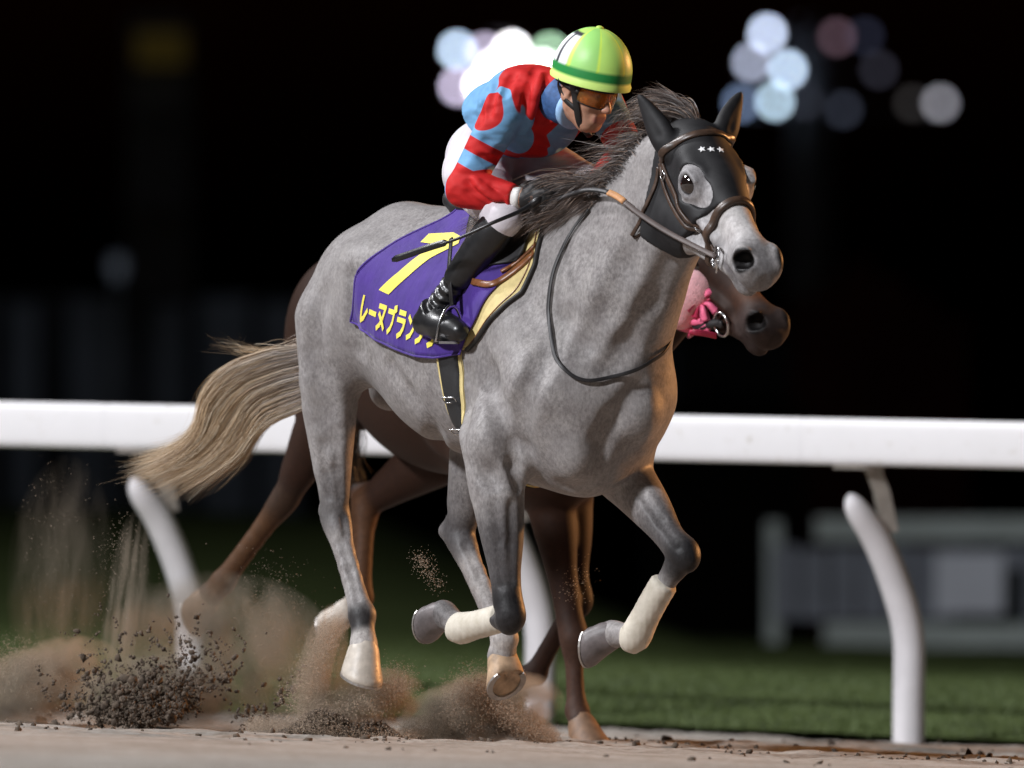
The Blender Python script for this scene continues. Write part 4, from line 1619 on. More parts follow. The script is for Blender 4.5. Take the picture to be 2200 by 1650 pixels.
def j_legs(fd, o=0.0, shin=1.0):
    fd.ell(J['pelvis'] + np.array([-0.012, 0.04, 0.0]), (0.12 + o, 0.135 + o, 0.125 + o), G.tilt(20), 0.05)
    for h_, k_, a_, hl, t_ in (('rhip', 'rk', 'ra', 'rheel', 'rt'), ('lhip', 'lk', 'la', 'lheel', 'lt')):
        fd.chain([J[h_], lerp(J[h_], J[k_], 0.5), J[k_]], [0.098 + o, 0.080 + o, 0.050 + o], 0.03)
        if shin < 1:
            fd.cap(J[k_], lerp(J[k_], J[a_], shin), 0.050 + o, 0.048 + o, 0.03)
        else:
            fd.chain([J[k_], lerp(J[k_], J[a_], 0.32), lerp(J[k_], J[a_], 0.7), J[a_]], [0.057 + o, 0.056 + o, 0.043 + o, 0.036 + o], 0.03)


def j_feet(fd, o=0.0):
    for a_, hl, t_ in (('ra', 'rheel', 'rt'), ('la', 'lheel', 'lt')):
        fd.cap(J[a_], J[hl] + np.array([0, 0, 0.01]), 0.036 + o, 0.030 + o, 0.02)
        fd.chain([J[hl], lerp(J[hl], J[t_], 0.55) + np.array([0, 0, 0.008]), J[t_]], [0.032 + o, 0.036 + o, 0.026 + o], 0.02)
        fd.cap(J[a_], lerp(J[hl], J[t_], 0.5), 0.034 + o, 0.034 + o, 0.03)


JLO, JHI = (-0.36, -0.78, 1.20), (0.48, 0.42, 2.36)
# skin: one continuous figure under the clothes
_jf = Field(JLO, JHI, 0.0055)
j_torso(_jf, -0.028)
j_arms(_jf, -0.012)
j_legs(_jf, -0.022)
j_feet(_jf, -0.016)
hand(_jf, J['rw'], J['rh'], -1, 0.0085)
hand(_jf, J['lw'], J['lh'], 1, 0.0085)
jockey_head(_jf)
V, Q = _jf.mesh(1)
m_skin, nt, b = new_mat("skin")
nt.links.new(mix(nt, 1.0, attr(nt, "tone").outputs["Color"], ramp(nt, noise(nt, 60, 4), [(0.3, (0.85, 0.83, 0.83)), (0.7, (1.05, 1.04, 1.04))]), 'MULTIPLY'), b.inputs["Base Color"])
b.inputs["Roughness"].default_value = 0.48
b.inputs["Subsurface Weight"].default_value = 0.15
b.inputs["Subsurface Radius"].default_value = (0.012, 0.005, 0.003)
b.inputs["Subsurface Scale"].default_value = 0.5
bump(nt, b, noise(nt, 260, 3), 0.15, 0.001)
jb = mesh_obj("body", V, Q, m_skin, jockey)
set_attr(jb, "tone", spots(V, (0.50, 0.27, 0.18), [
    (JH(0, 0.105, -0.030), 0.030, (0.52, 0.25, 0.17), 0.6),
    ((JH(-0.018, 0.096, -0.071), JH(0.018, 0.096, -0.071)), 0.013, (0.34, 0.12, 0.10), 0.85),
    ((JH(-0.045, 0.092, 0.024), JH(-0.018, 0.10, 0.022)), 0.008, (0.03, 0.02, 0.015), 0.9),
    ((JH(0.018, 0.10, 0.022), JH(0.045, 0.092, 0.024)), 0.008, (0.03, 0.02, 0.015), 0.9),
    (JH(-0.030, 0.092, 0.001), 0.010, (0.03, 0.02, 0.02), 0.8),
    (JH(0.030, 0.092, 0.001), 0.010, (0.03, 0.02, 0.02), 0.8),
    ((JH(-0.075, -0.03, 0.03), JH(-0.072, 0.03, 0.02)), 0.022, (0.02, 0.015, 0.012), 0.95),
    ((JH(0.075, -0.03, 0.03), JH(0.072, 0.03, 0.02)), 0.022, (0.02, 0.015, 0.012), 0.95),
    ((JH(-0.05, -0.09, 0.0), JH(0.05, -0.09, 0.0)), 0.035, (0.02, 0.015, 0.012), 0.95),
]), 'FLOAT_COLOR')

# ---- silks
_js = Field(JLO, JHI, 0.0050)
j_torso(_js, 0.004)
j_arms(_js, 0.007)
_js.cap(J['re'] + np.array([-0.005, 0.0, -0.012]), lerp(J['re'], J['rw'], 0.3) + np.array([0, 0, -0.008]), 0.050, 0.046, 0.03)   # slack at the elbow
_js.cap(J['chest'] + np.array([0.02, -0.04, -0.08]), J['waist'] + np.array([0.05, -0.06, -0.045]), 0.075, 0.07, 0.06, (G.Lv, 1.3))       # belly of the shirt
_js.cap(J['neck'], lerp(J['neck'], JH(0, -0.03, -0.10), 0.5), 0.070, 0.062, 0.03)
# folds
_js_prep = [((1050, 160), (1085, 240)), ((1015, 300), (1060, 345)), ((1160, 150), (1140, 230)), ((1178, 190), (1130, 260))]
sp = unit(J['neck'] - J['pelvis'])
_js.plane(lerp(J['pelvis'], J['waist'], 0.78), unit(J['pelvis'] - J['waist'] + np.array([-0.12, 0.08, -0.03])))
_arm_keep = _js.F.copy()
fa_ = unit(J['rw'] - J['re'])
X, Y, Z = np.meshgrid(*_js.ax, indexing='ij', sparse=True)
cut = (X - J['rw'][0]) * fa_[0] + (Y - J['rw'][1]) * fa_[1] + (Z - J['rw'][2]) * fa_[2] + 0.012
near_w = (X - J['rw'][0]) ** 2 + (Y - J['rw'][1]) ** 2 + (Z - J['rw'][2]) ** 2 < 0.10 ** 2
_js.F = np.where(near_w, np.maximum(_js.F, cut), _js.F).astype(np.float32)
hc = JH(0, -0.02, -0.085)
cutn = (X - hc[0]) * JH.Z[0] + (Y - hc[1]) * JH.Z[1] + (Z - hc[2]) * JH.Z[2]
near_h = (X - hc[0]) ** 2 + (Y - hc[1]) ** 2 + (Z - hc[2]) ** 2 < 0.115 ** 2
_js.F = np.where(near_h, np.maximum(_js.F, cutn + 0.004), _js.F).astype(np.float32)
# arms pass outside the hem cut
_j2 = Field(JLO, JHI, 0.0050)
j_arms(_j2, 0.007)
_j2.cap(J['re'] + np.array([-0.005, 0.0, -0.012]), lerp(J['re'], J['rw'], 0.3) + np.array([0, 0, -0.008]), 0.050, 0.046, 0.03)
_j2.F = np.where(near_w, np.maximum(_j2.F, cut), _j2.F).astype(np.float32)
_js.F = np.minimum(_js.F, _j2.F)
# folds pulled across the silk
_sb = bvh_of(*_js.mesh(1))
for line, r_, op_ in (
        ([(1008, 392), (1030, 420), (1062, 442)], 0.010, 'sub'), ([(1000, 412), (1022, 436), (1046, 447)], 0.008, 'sub'), ([(1052, 402), (1066, 424), (1078, 442)], 0.008, 'sub'),
        ([(1018, 384), (1044, 410), (1074, 428)], 0.007, 'add'), ([(1030, 335), (1052, 346), (1070, 344)], 0.008, 'sub'), ([(1042, 300), (1066, 322), (1084, 322)], 0.008, 'sub'),
        ([(1150, 145), (1138, 190), (1128, 235)], 0.012, 'sub'), ([(1176, 160), (1164, 215), (1156, 262)], 0.012, 'sub'), ([(1192, 205), (1168, 255), (1140, 296)], 0.011, 'sub'),
        ([(1164, 150), (1152, 205), (1142, 250)], 0.008, 'add'), ([(1104, 158), (1092, 182), (1084, 205)], 0.010, 'sub'), ([(1042, 196), (1036, 228), (1030, 262)], 0.010, 'sub'),
        ([(1066, 176), (1058, 208), (1050, 246)], 0.010, 'sub'), ([(1180, 300), (1205, 318), (1235, 322)], 0.010, 'sub'), ([(1160, 285), (1190, 300), (1230, 300)], 0.010, 'sub'), ([(1120, 300), (1150, 320), (1185, 326)], 0.009, 'sub')):
    pp = []
    for q in spline([(x, y, 0) for x, y in line], 10):
        h_, n_ = cast(_sb, q[0], q[1])
        if h_ is not None:
            pp.append(h_ + n_ * (r_ * 0.45 if op_ == 'sub' else -r_ * 0.35))
    for a_, b_ in zip(pp[:-1], pp[1:]):
        if np.linalg.norm(a_ - b_) < 0.05:
            _js.cap(a_, b_, r_, r_, 0.016, None, op_)
SV, SQ = _js.mesh(2)
arm = J['re'] - J['rs']
arm_l = np.linalg.norm(arm)


def seg_t(V, a_, b_):
    ab = b_ - a_
    t = (V - a_) @ ab / ab.dot(ab)
    tc_ = np.clip(t, 0, 1)
    return t, np.linalg.norm(V - a_ - tc_[:, None] * ab, axis=1)


def silk_pattern(V):
    """> 0 red, < 0 light blue"""
    out = np.full(len(V), -1.0)
    # trunk: red yoke and breast, blue back panel, red hem
    ax_ = J['neck'] - J['pelvis']
    t = (V - J['pelvis']) @ ax_ / ax_.dot(ax_)
    lt_ = (V - J['pelvis']) @ G.Lv
    up_ = (V[:, 2] - (J['pelvis'][2] + t * ax_[2]))
    yoke = (t - 0.70 - 0.55 * np.abs(lt_)) * 0.5
    hem = (0.24 - t) * 0.5
    breast = (-0.045 - up_) - 0.35 * np.abs(np.abs(lt_ + 0.03) - 0.12)
    pip = 0.010 - np.abs(up_ - 0.115) * 1.0
    seam = np.minimum(0.007 - np.abs(lt_ + 0.075 + 0.06 * (t - 0.4)), up_ - 0.02)
    g = np.maximum(np.maximum(np.maximum(yoke, hem), breast), seam)
    d_dia = 0.055 - np.abs(lt_ - 0.02) * 0.7 - np.abs(up_ + 0.10) * 0.9
    g = np.minimum(g, -d_dia)
    out = g * 8
    # sleeves: red cap, blue, red hoop, blue, red forearm
    for s_, e_, w_ in (('rs', 're', 'rw'), ('ls', 'le', 'lw')):
        t1, d1 = seg_t(V, J[s_], J[e_])
        t2, d2 = seg_t(V, J[e_], J[w_])
        ad = J[e_] - J[s_]
        L1 = np.linalg.norm(ad)
        ad = ad / L1
        s = (V - J[s_]) @ ad
        wv_ = (V - J[s_]) @ unit(np.cross(ad, G.Lv))
        cap_ = 0.07 * (1 - np.sqrt(((s - 0.036) / 0.068) ** 2 + ((wv_ + 0.004) / 0.060) ** 2))
        out_side = ((V - J[s_]) @ G.Lv) * (-1 if s_ == 'rs' else 1)
        cap_ = np.minimum(cap_, (out_side + 0.05) * 1.2)
        hoop = 0.0235 - np.abs(s - 0.152)
        low = s - 0.224
        elb = 0.040 - np.linalg.norm(V - (J[e_] + np.array([-0.045, 0.02, -0.005])), axis=1)
        arm_ = np.maximum(np.minimum(np.minimum(s - 0.045, 0.102 - d1), out_side + 0.075), np.minimum(0.075 - d2, t2 * 0.3))
        g_ = out / 8
        g_ = np.minimum(g_, -(cap_ + 0.026))          # light blue ring round the red cap
        g_ = np.minimum(g_, -arm_)
        g_ = np.maximum(g_, cap_)
        g_ = np.maximum(g_, np.minimum(hoop, arm_ + 0.012))
        g_ = np.maximum(g_, np.minimum(np.maximum(low, np.minimum(0.07 - d2, (t2 - 0.05) * 0.3)), arm_ + 0.012))
        g_ = np.minimum(g_, -elb)
        out = g_ * 8
    # plain blue gusset under the near arm
    gus = 0.052 - np.linalg.norm((V - at(1112, 296, -0.36)) * np.array([1.0, 0.35, 1.0]), axis=1)
    out = np.minimum(out, -gus * 8)
    return np.clip(out, -1, 1)


m_silk, nt, b = new_mat("racing_silk")
pt = attr(nt, "pattern")
edge_ = ramp(nt, math_node(nt, 'ADD', math_node(nt, 'MULTIPLY', pt.outputs["Fac"], 4.0), 0.5), [(0.46, (0.16, 0.36, 0.60)), (0.54, (0.50, 0.016, 0.016))])
wob = ramp(nt, noise(nt, 30, 3), [(0.3, (0.90, 0.90, 0.90)), (0.7, (1.05, 1.05, 1.05))])
nt.links.new(mix(nt, 1.0, edge_, wob, 'MULTIPLY'), b.inputs["Base Color"])
b.inputs["Roughness"].default_value = 0.7
b.inputs["Specular IOR Level"].default_value = 0.22
bn = bump(nt, b, noise(nt, 6, 2, 0.45, stretch=(1, 1, 2.0)), 0.8, 0.06)
wr = nt.nodes.new("ShaderNodeTexNoise")
wr.noise_type = 'RIDGED_MULTIFRACTAL'
wr.inputs["Scale"].default_value = 7
wr.inputs["Detail"].default_value = 1.5
tc = nt.nodes.new("ShaderNodeTexCoord")
mp = nt.nodes.new("ShaderNodeMapping")
mp.inputs["Scale"].default_value = (1.8, 1.0, 0.8)
mp.inputs["Rotation"].default_value = (0.3, 0.6, 0.2)
nt.links.new(tc.outputs["Object"], mp.inputs[0])
nt.links.new(mp.outputs[0], wr.inputs["Vector"])
bump(nt, b, wr.outputs["Fac"], 0.45, 0.018, bn)
silk = mesh_obj("racing_shirt", SV, SQ, m_silk, jockey)
set_attr(silk, "pattern", silk_pattern(SV))

# ---- breeches
_jl = Field(JLO, JHI, 0.0060)
j_legs(_jl, 0.004, 0.25)
_jl.cap(J['pelvis'], lerp(J['waist'], J['chest'], 0.5), 0.104, 0.095, 0.05, (G.Lv, 1.30))
wd_ = unit(J['waist'] - J['pelvis'])
_jl.plane(lerp(J['pelvis'], J['waist'], 1.5), wd_)
V, Q = _jl.mesh(2)
m_white, nt, b = new_mat("breeches_white")
nt.links.new(ramp(nt, noise(nt, 20, 3), [(0.3, (0.56, 0.52, 0.56)), (0.7, (0.64, 0.60, 0.64))]), b.inputs["Base Color"])
b.inputs["Roughness"].default_value = 0.6
bn = bump(nt, b, noise(nt, 8, 2, 0.4, stretch=(1, 1, 2.2)), 0.4, 0.025)
mesh_obj("breeches", V, Q, m_white, jockey)

# ---- boots
_jbt = Field(JLO, JHI, 0.0050)
for k_, a_ in (('rk', 'ra'), ('lk', 'la')):
    _jbt.chain([lerp(J[k_], J[a_], 0.08), lerp(J[k_], J[a_], 0.32), lerp(J[k_], J[a_], 0.7), J[a_]], [0.058, 0.058, 0.046, 0.040], 0.02)
j_feet(_jbt, 0.006)
# creases at the ankle
for t_ in (0.72, 0.80, 0.88, 0.96):
    for k_, a_ in (('rk', 'ra'),):
        c0 = lerp(J[k_], J[a_], t_)
        ax_ = unit(J[a_] - J[k_])
        u1, u2 = perp(ax_)
        for j in range(10):
            a0, a1 = math.pi * 2 * j / 10, math.pi * 2 * (j + 1) / 10
            rr = 0.051 - 0.02 * (t_ - 0.72)
            _jbt.cap(c0 + rr * (math.cos(a0) * u1 + math.sin(a0) * u2) + ax_ * 0.010 * math.sin(2 * a0), c0 + rr * (math.cos(a1) * u1 + math.sin(a1) * u2) + ax_ * 0.010 * math.sin(2 * a1), 0.010, 0.010, 0.010, None, 'sub')
for k_, a_ in (('rk', 'ra'), ('lk', 'la')):
    n_ = unit(J[k_] - J[a_])
    c0 = lerp(J[k_], J[a_], 0.06)
    X, Y, Z = np.meshgrid(*_jbt.ax, indexing='ij', sparse=True)
    cut = (X - c0[0]) * n_[0] + (Y - c0[1]) * n_[1] + (Z - c0[2]) * n_[2]
    near = (X - c0[0]) ** 2 + (Y - c0[1]) ** 2 + (Z - c0[2]) ** 2 < 0.15 ** 2
    _jbt.F = np.where(near, np.maximum(_jbt.F, cut), _jbt.F).astype(np.float32)
m_boot = simple("boot_black_leather", (0.010, 0.010, 0.011), 0.36, 0.3, 40, 0.25, 0.002, coat=0.1)
V, Q = _jbt.mesh(1)
bl = V @ G.Lv - G.O @ G.Lv
lab = bl[Q].mean(1) < 0
for msk in (lab, ~lab):
    qq = Q[msk]
    ids_, inv = np.unique(qq, return_inverse=True)
    mesh_obj("boot", V[ids_], inv.reshape(qq.shape), m_boot, jockey)

# ---- gloves
m_glove = simple("glove_black", (0.014, 0.014, 0.015), 0.55, 0.3, 60, 0.3, 0.002)
m_cuff = simple("glove_white_panel", (0.75, 0.74, 0.72), 0.6, 0.05, 40, 0.2, 0.001)
for w_, h_, sd in (('rw', 'rh', -1), ('lw', 'lh', 1)):
    _g = Field(J[h_] - 0.13, J[h_] + 0.13, 0.0036)
    hand(_g, J[w_], J[h_], sd, 0.0112)
    V, Q = _g.mesh(1)
    gl = mesh_obj("glove", V, Q, m_glove, jockey)
    d_ = unit(J[h_] - J[w_])
    V, F = sweep([J[w_] - d_ * 0.014, J[w_] + d_ * 0.002, J[w_] + d_ * 0.012], circ(0.034, 18), up=(0, 0, 1), scale=[0.92, 1.0, 0.95])
    mesh_obj("wrist_band", V, F, m_cuff, gl)

# ---- collar
m_collar = simple("collar_blue", (0.035, 0.10, 0.26), 0.7, 0.3, 60, 0.3, 0.002)
m_collar2 = simple("collar_pale_blue", (0.30, 0.50, 0.78), 0.7, 0.1, 60, 0.2, 0.002)
na, nb = lerp(J['neck'], JH(0, -0.02, -0.09), 0.25), JH(0, -0.012, -0.072)
ax_ = unit(nb - na)
V, F = sweep([lerp(na, nb, t) for t in (0, 0.3, 0.6, 0.9, 1.0)], circ(1.0, 26), up=JH.Y, scale=[0.086, 0.080, 0.072, 0.068, 0.060])
mesh_obj("collar", V, F, m_collar, jockey)
V, F = sweep([lerp(na, nb, t) for t in (0.72, 0.86, 1.06, 1.10)], circ(1.0, 26), up=JH.Y, scale=[0.068, 0.0705, 0.069, 0.060])
mesh_obj("collar_edge", V, F, m_collar2, jockey)

# ---- helmet with a panelled lime cap
HEL = PF(JH(0, 0.012, 0.062), JH.Y + 0.10 * JH.Z, JH.Z)
helmet = empty("helmet", HEL.O, None, None)
helmet.parent = jockey
helmet.matrix_parent_inverse = Matrix.Translation(jockey.location).inverted()
nseg, nring = 96, 26
V, F = [], []
Cc = []
LIME, GREEN, YEL, DGREEN, WHITE, BLACK = (0.48, 0.78, 0.17), (0.33, 0.69, 0.18), (0.62, 0.84, 0.10), (0.015, 0.24, 0.05), (0.80, 0.82, 0.84), (0.02, 0.02, 0.03)
for i in range(nring + 1):
    t = i / nring
    el = math.radians(90 - 104 * t)
    for j in range(nseg):
        a_ = 2 * math.pi * j / nseg
        lobe = 1 + 0.012 * abs(math.sin(a_ * 4)) * math.sin(math.pi * min(1, t * 1.2))
        lip = 0.006 if i >= nring - 1 else 0
        x = (0.116 * math.cos(el) * lobe + lip) * math.sin(a_)
        y = (0.136 * math.cos(el) * lobe + lip) * math.cos(a_)
        z = 0.142 * math.sin(el) - 0.010 * math.cos(a_) * (t > 0.7) * (t - 0.7)
        V.append(HEL(x, y, z))
        # colours: 8 panels with seams, dark band above the brim, white patch on the right rear
        k = (a_ * 8 / (2 * math.pi)) % 1.0
        pn = int(a_ * 8 / (2 * math.pi)) % 8
        col = LIME if pn % 2 == 0 else GREEN
        if min(k, 1 - k) < 0.07 and t > 0.1:
            col = YEL
        deg = math.degrees(a_)
        if 96 < deg < 150 and 0.30 < t < 0.80:
            col = WHITE
            if abs(deg - 118) < 4 or t < 0.36:
                col = BLACK
        if 0.80 < t < 0.885:
            col = DGREEN
        if t >= 0.885:
            col = (0.62, 0.88, 0.22)
        Cc.append(col)
for i in range(nring):
    for j in range(nseg):
        k = (j + 1) % nseg
        F.append((i * nseg + j, (i + 1) * nseg + j, (i + 1) * nseg + k, i * nseg + k))
m_cap, nt, b = new_mat("helmet_cap")
nt.links.new(attr(nt, "cap").outputs["Color"], b.inputs["Base Color"])
b.inputs["Roughness"].default_value = 0.46
bump(nt, b, noise(nt, 30, 3), 0.12, 0.004)
hs = mesh_obj("cap_shell", V, F, m_cap, None)
set_attr(hs, "cap", np.array(Cc), 'FLOAT_COLOR')
hs.parent = helmet
hs.matrix_parent_inverse = Matrix.Translation(HEL.O).inverted()


def hpart(o):
    o.parent = helmet
    o.matrix_parent_inverse = Matrix.Translation(HEL.O).inverted()
    return o


m_lime = simple("cap_button", (0.55, 0.80, 0.15), 0.45)
hpart(ball(HEL(0, 0, 0.143), (0.012, 0.012, 0.006), m_lime, None, "button", 8, HEL.M))
m_strap = simple("chin_strap_black", (0.012, 0.012, 0.013), 0.5)
for q in (-1, 1):
    P_ = spline([HEL(q * 0.108, 0.02, -0.03), JH(q * 0.080, 0.030, 0.0), JH(q * 0.068, 0.045, -0.045), JH(q * 0.045, 0.055, -0.095), JH(0.0, 0.068, -0.132)], 20)
    nn = np.array([unit(p - JH(0, 0.0, -0.05)) for p in P_])
    hpart(strap(P_, nn, 0.020, 0.004, m_strap, None, "chin_strap", 0.003))
    P_ = spline([HEL(q * 0.112, -0.03, -0.03), JH(q * 0.086, -0.030, 0.0), JH(q * 0.076, 0.0, -0.035), JH(q * 0.068, 0.040, -0.050)], 14)
    nn = np.array([unit(p - JH(0, 0.0, -0.03)) for p in P_])
    hpart(strap(P_, nn, 0.016, 0.004, m_strap, None, "ear_strap", 0.003))
# dark lining under the brim
V, F = sweep([HEL(0, 0, -0.036), HEL(0, 0, -0.01)], [(0.112 * math.cos(a_), 0.128 * math.sin(a_)) for a_ in np.linspace(0, 2 * math.pi, 40)[:-1]], up=HEL.Y)
m_lining = simple("helmet_lining", (0.015, 0.014, 0.014), 0.8)
hpart(mesh_obj("lining", V, F, m_lining, None))

# ---- tinted goggles
goggles = None
m_lens, nt, b = new_mat("goggle_lens_orange")
b.inputs["Base Color"].default_value = (0.95, 0.50, 0.14, 1)
b.inputs["Roughness"].default_value = 0.06
b.inputs["Transmission Weight"].default_value = 0.92
b.inputs["IOR"].default_value = 1.2
b.inputs["Coat Weight"].default_value = 0.6
pts_o, pts_i, F = [], [], []
n1, n2 = 28, 8
for i in range(n1 + 1):
    th = -1.25 + 2.5 * i / n1
    dip = 0.020 * math.exp(-((th) / 0.16) ** 2)
    for j in range(n2 + 1):
        s = j / n2
        lowz = -0.034 + dip + 0.012 * (abs(th) / 1.25) ** 2
        z = 0.024 + (lowz - 0.024) * s
        R_ = 0.092 + 0.004 * math.sin(math.pi * s)
        pts_o.append(JH(R_ * 0.90 * math.sin(th), 0.022 + R_ * 1.0 * math.cos(th) - 0.006 * s, z))
for i in range(n1):
    for j in range(n2):
        a_ = i * (n2 + 1) + j
        F.append((a_, a_ + n2 + 1, a_ + n2 + 2, a_ + 1))
gog = mesh_obj("goggles", pts_o, F, m_lens, jockey)
md = gog.modifiers.new("thick", 'SOLIDIFY')
md.thickness = 0.002
fr = [pts_o[i * (n2 + 1) + n2] for i in range(n1 + 1)]
V, F = sweep(fr, circ(0.0022, 6), up=JH.Z)
mesh_obj("goggle_frame", V, F, m_strap, gog)
fr = [pts_o[i * (n2 + 1)] for i in range(n1 + 1)]
V, F = sweep(fr, circ(0.0024, 6), up=JH.Z)
mesh_obj("goggle_frame", V, F, m_strap, gog)
for q in (-1, 1):
    P_ = [pts_o[(0 if q < 0 else n1) * (n2 + 1) + 3], JH(q * 0.090, 0.01, 0.01), JH(q * 0.088, -0.05, 0.02)]
    V, F = sweep(spline(P_, 8), [(-0.001, -0.007), (0.001, -0.007), (0.001, 0.007), (-0.001, 0.007)], up=JH.Z)
    mesh_obj("goggle_strap", V, F, m_strap, gog)

# ---- whip held in the near hand, lying back along the boot and cloth
m_whip = simple("whip_black", (0.010, 0.010, 0.011), 0.35, 0.2, 60, 0.1, 0.001)
whip = empty("riding_whip", at(1150, 440, -0.5), "thin black whip in the jockey's near hand, its flap over the purple cloth", "whip")
wpts = spline([at(1172, 418, -0.50), at(1120, 452, -0.53), at(1060, 478, -0.56), at(985, 512, -0.53), at(925, 532, -0.46)], 40)
V, F = sweep(wpts, circ(1.0, 10), up=(0, 0, 1), scale=list(np.linspace(0.0085, 0.0038, len(wpts))))
mesh_obj("shaft", V, F, m_whip, whip)
fpts = spline([at(960, 520, -0.505), at(915, 534, -0.45), at(842, 559, -0.34)], 14)
V, F = sweep(fpts, [(-0.0022, -0.011), (0.0022, -0.011), (0.0022, 0.011), (-0.0022, 0.011)], up=(0.2, -0.2, 1), scale=[0.5] + [1.0] * (len(fpts) - 2) + [0.5])
mesh_obj("flap", V, F, m_whip, whip)
V, F = sweep([wpts[0], wpts[3], wpts[7]], circ(0.0105, 10), up=(0, 0, 1))
mesh_obj("handle_grip", V, F, m_whip, whip)

# ---- stirrups
for q, nm, lbl in ((-1, 'r', "silver stirrup iron and leather at the jockey's near boot"), (1, 'l', "silver stirrup iron on the far side under the jockey's other boot")):
    t_, h_, a_ = J[nm + 't'], J[nm + 'heel'], J[nm + 'a']
    c_ = lerp(h_, t_, 0.74) + np.array([0, 0, -0.010])
    st = empty("stirrup", c_, lbl, "stirrup", "stirrups of the racing saddle")
    fw = unit(t_ - h_)
    lt_ = unit(np.cross(fw, (0, 0, 1)))
    up_ = np.cross(lt_, fw)
    arch = [c_ + lt_ * 0.050 * math.cos(a0) + up_ * (-0.030 + (0.115 * math.sin(a0) if math.sin(a0) > 0 else 0.006 * math.sin(a0))) for a0 in np.linspace(-0.05, math.pi + 0.05, 26)]
    V, F = sweep(arch, [(-0.005, -0.003), (0.005, -0.003), (0.005, 0.003), (-0.005, 0.003)], up=fw)
    mesh_obj("iron", V, F, m_steel, st)
    V, F = sweep([arch[0], arch[-1]], [(-0.016, -0.004), (0.016, -0.004), (0.016, 0.004), (-0.016, 0.004)], up=up_)
    mesh_obj("tread", V, F, m_steel, st, smooth=False)
    top_ = c_ + up_ * 0.085
    hang = G(0.20, q * 0.27, 1.60)
    V, F = sweep([top_, lerp(top_, hang, 0.5) + q * 0.012 * G.Lv, hang], [(-0.009, -0.002), (0.009, -0.002), (0.009, 0.002), (-0.009, 0.002)], up=q * G.Lv)
    mesh_obj("stirrup_leather", V, F, m_saddle, st)

# ================================================================== MANE AND TAIL, REINS
m_hair, nt, b = new_mat("horse_hair")
nt.links.new(attr(nt, "hair").outputs["Color"], b.inputs["Base Color"])
b.inputs["Roughness"].default_value = 0.45
b.inputs["Specular IOR Level"].default_value = 0.4


def strands(name, curves, widths, cols, parent, mat):
    """curves (n, k, 3): each becomes a thin tapering ribbon of hair"""
    n, k, _ = curves.shape
    T = np.gradient(curves, axis=1)
    T /= np.linalg.norm(T, axis=2, keepdims=True) + 1e-9
    ref = np.tile(np.array([0.31, -0.82, 0.48]), (n, 1))[:, None, :]
    U = np.cross(T, ref)
    U /= np.linalg.norm(U, axis=2, keepdims=True) + 1e-9
    W = np.cross(T, U)
    taper = np.interp(np.linspace(0, 1, k), [0, 0.1, 0.6, 1], [0.8, 1, 0.8, 0.12])
    roll = rng.uniform(0, math.pi, (n, 1, 1))
    S_ = np.cos(roll) * U + np.sin(roll) * W
    wd = (widths[:, None] * taper[None, :])[..., None]
    V = np.stack([curves - wd * S_, curves + wd * S_], 2)
    idx = np.arange(n * k * 2).reshape(n, k, 2)
    Q = np.stack([idx[:, :-1, 0], idx[:, 1:, 0], idx[:, 1:, 1], idx[:, :-1, 1]], -1).reshape(-1, 4)
    o = mesh_obj(name, V.reshape(-1, 3), Q, mat, parent)
    set_attr(o, "hair", np.repeat(cols[:, :, None, :], 2, axis=2).reshape(-1, 3), 'FLOAT_COLOR')
    return o


def resample(pts, k):
    return spline(pts, 60)[np.linspace(0, len(spline(pts, 60)) - 1, k).astype(int)]


# ---- tail
tail_px = [
    [(782, 640, 0.60), (725, 690, 0.76), (655, 738, 0.86), (580, 750, 0.92), (490, 785, 0.98), (440, 838, 1.02), (428, 905, 1.04), (398, 948, 1.06), (345, 972, 1.08), (298, 990, 1.10)],
    [(782, 640, 0.60), (725, 700, 0.76), (660, 762, 0.86), (590, 782, 0.92), (512, 815, 0.98), (462, 868, 1.02), (440, 925, 1.04), (392, 970, 1.07), (330, 1003, 1.10), (292, 1012, 1.12)],
    [(782, 640, 0.60), (730, 720, 0.76), (668, 795, 0.86), (600, 818, 0.92), (535, 850, 0.97), (500, 905, 1.0), (468, 955, 1.02), (420, 998, 1.05), (365, 1022, 1.08), (322, 1032, 1.1)],
    [(782, 640, 0.60), (735, 735, 0.76), (672, 828, 0.86), (610, 855, 0.92), (560, 880, 0.96), (530, 930, 0.99), (500, 968, 1.01), (455, 1002, 1.04), (415, 1022, 1.06), (378, 1045, 1.08)],
    [(782, 640, 0.60), (740, 750, 0.76), (680, 858, 0.86), (640, 884, 0.90), (590, 903, 0.94), (555, 930, 0.97), (525, 975, 1.0), (490, 1000, 1.02), (460, 1018, 1.04), (425, 1040, 1.06)],
]
K = 26
TG = np.array([resample([at(*p) for p in g], K) for g in tail_px])
n_t = 11000
u_ = rng.uniform(0, 4, n_t)
clump = rng.uniform(0, 4, 30)
u_ = 0.45 * u_ + 0.55 * clump[np.argmin(np.abs(u_[:, None] - clump[None, :]), axis=1)] + rng.normal(0, 0.10, n_t)
u_ = np.clip(u_, 0, 3.999)
i0 = u_.astype(int)
fr_ = (u_ - i0)[:, None, None]
curves = TG[i0] * (1 - fr_) + TG[np.minimum(i0 + 1, 4)] * fr_
tt = np.linspace(0, 1, K)
env = (tt ** 0.8)[None, :, None]
depth_off = rng.normal(0, 0.035, (n_t, 1, 1)) * np.array([0.2, 1.0, 0.2]) * env
ph_ = rng.uniform(0, 6.28, (n_t, 1))
wav = 0.0045 * np.sin(tt[None, :] * rng.uniform(4, 9, (n_t, 1)) + ph_)[..., None] * rng.normal(0, 1, (n_t, 1, 3)) * env
drift = rng.normal(0, 0.012, (n_t, 1, 3)) * (tt ** 2.5)[None, :, None] * 2.2
curves = curves + depth_off + wav + drift
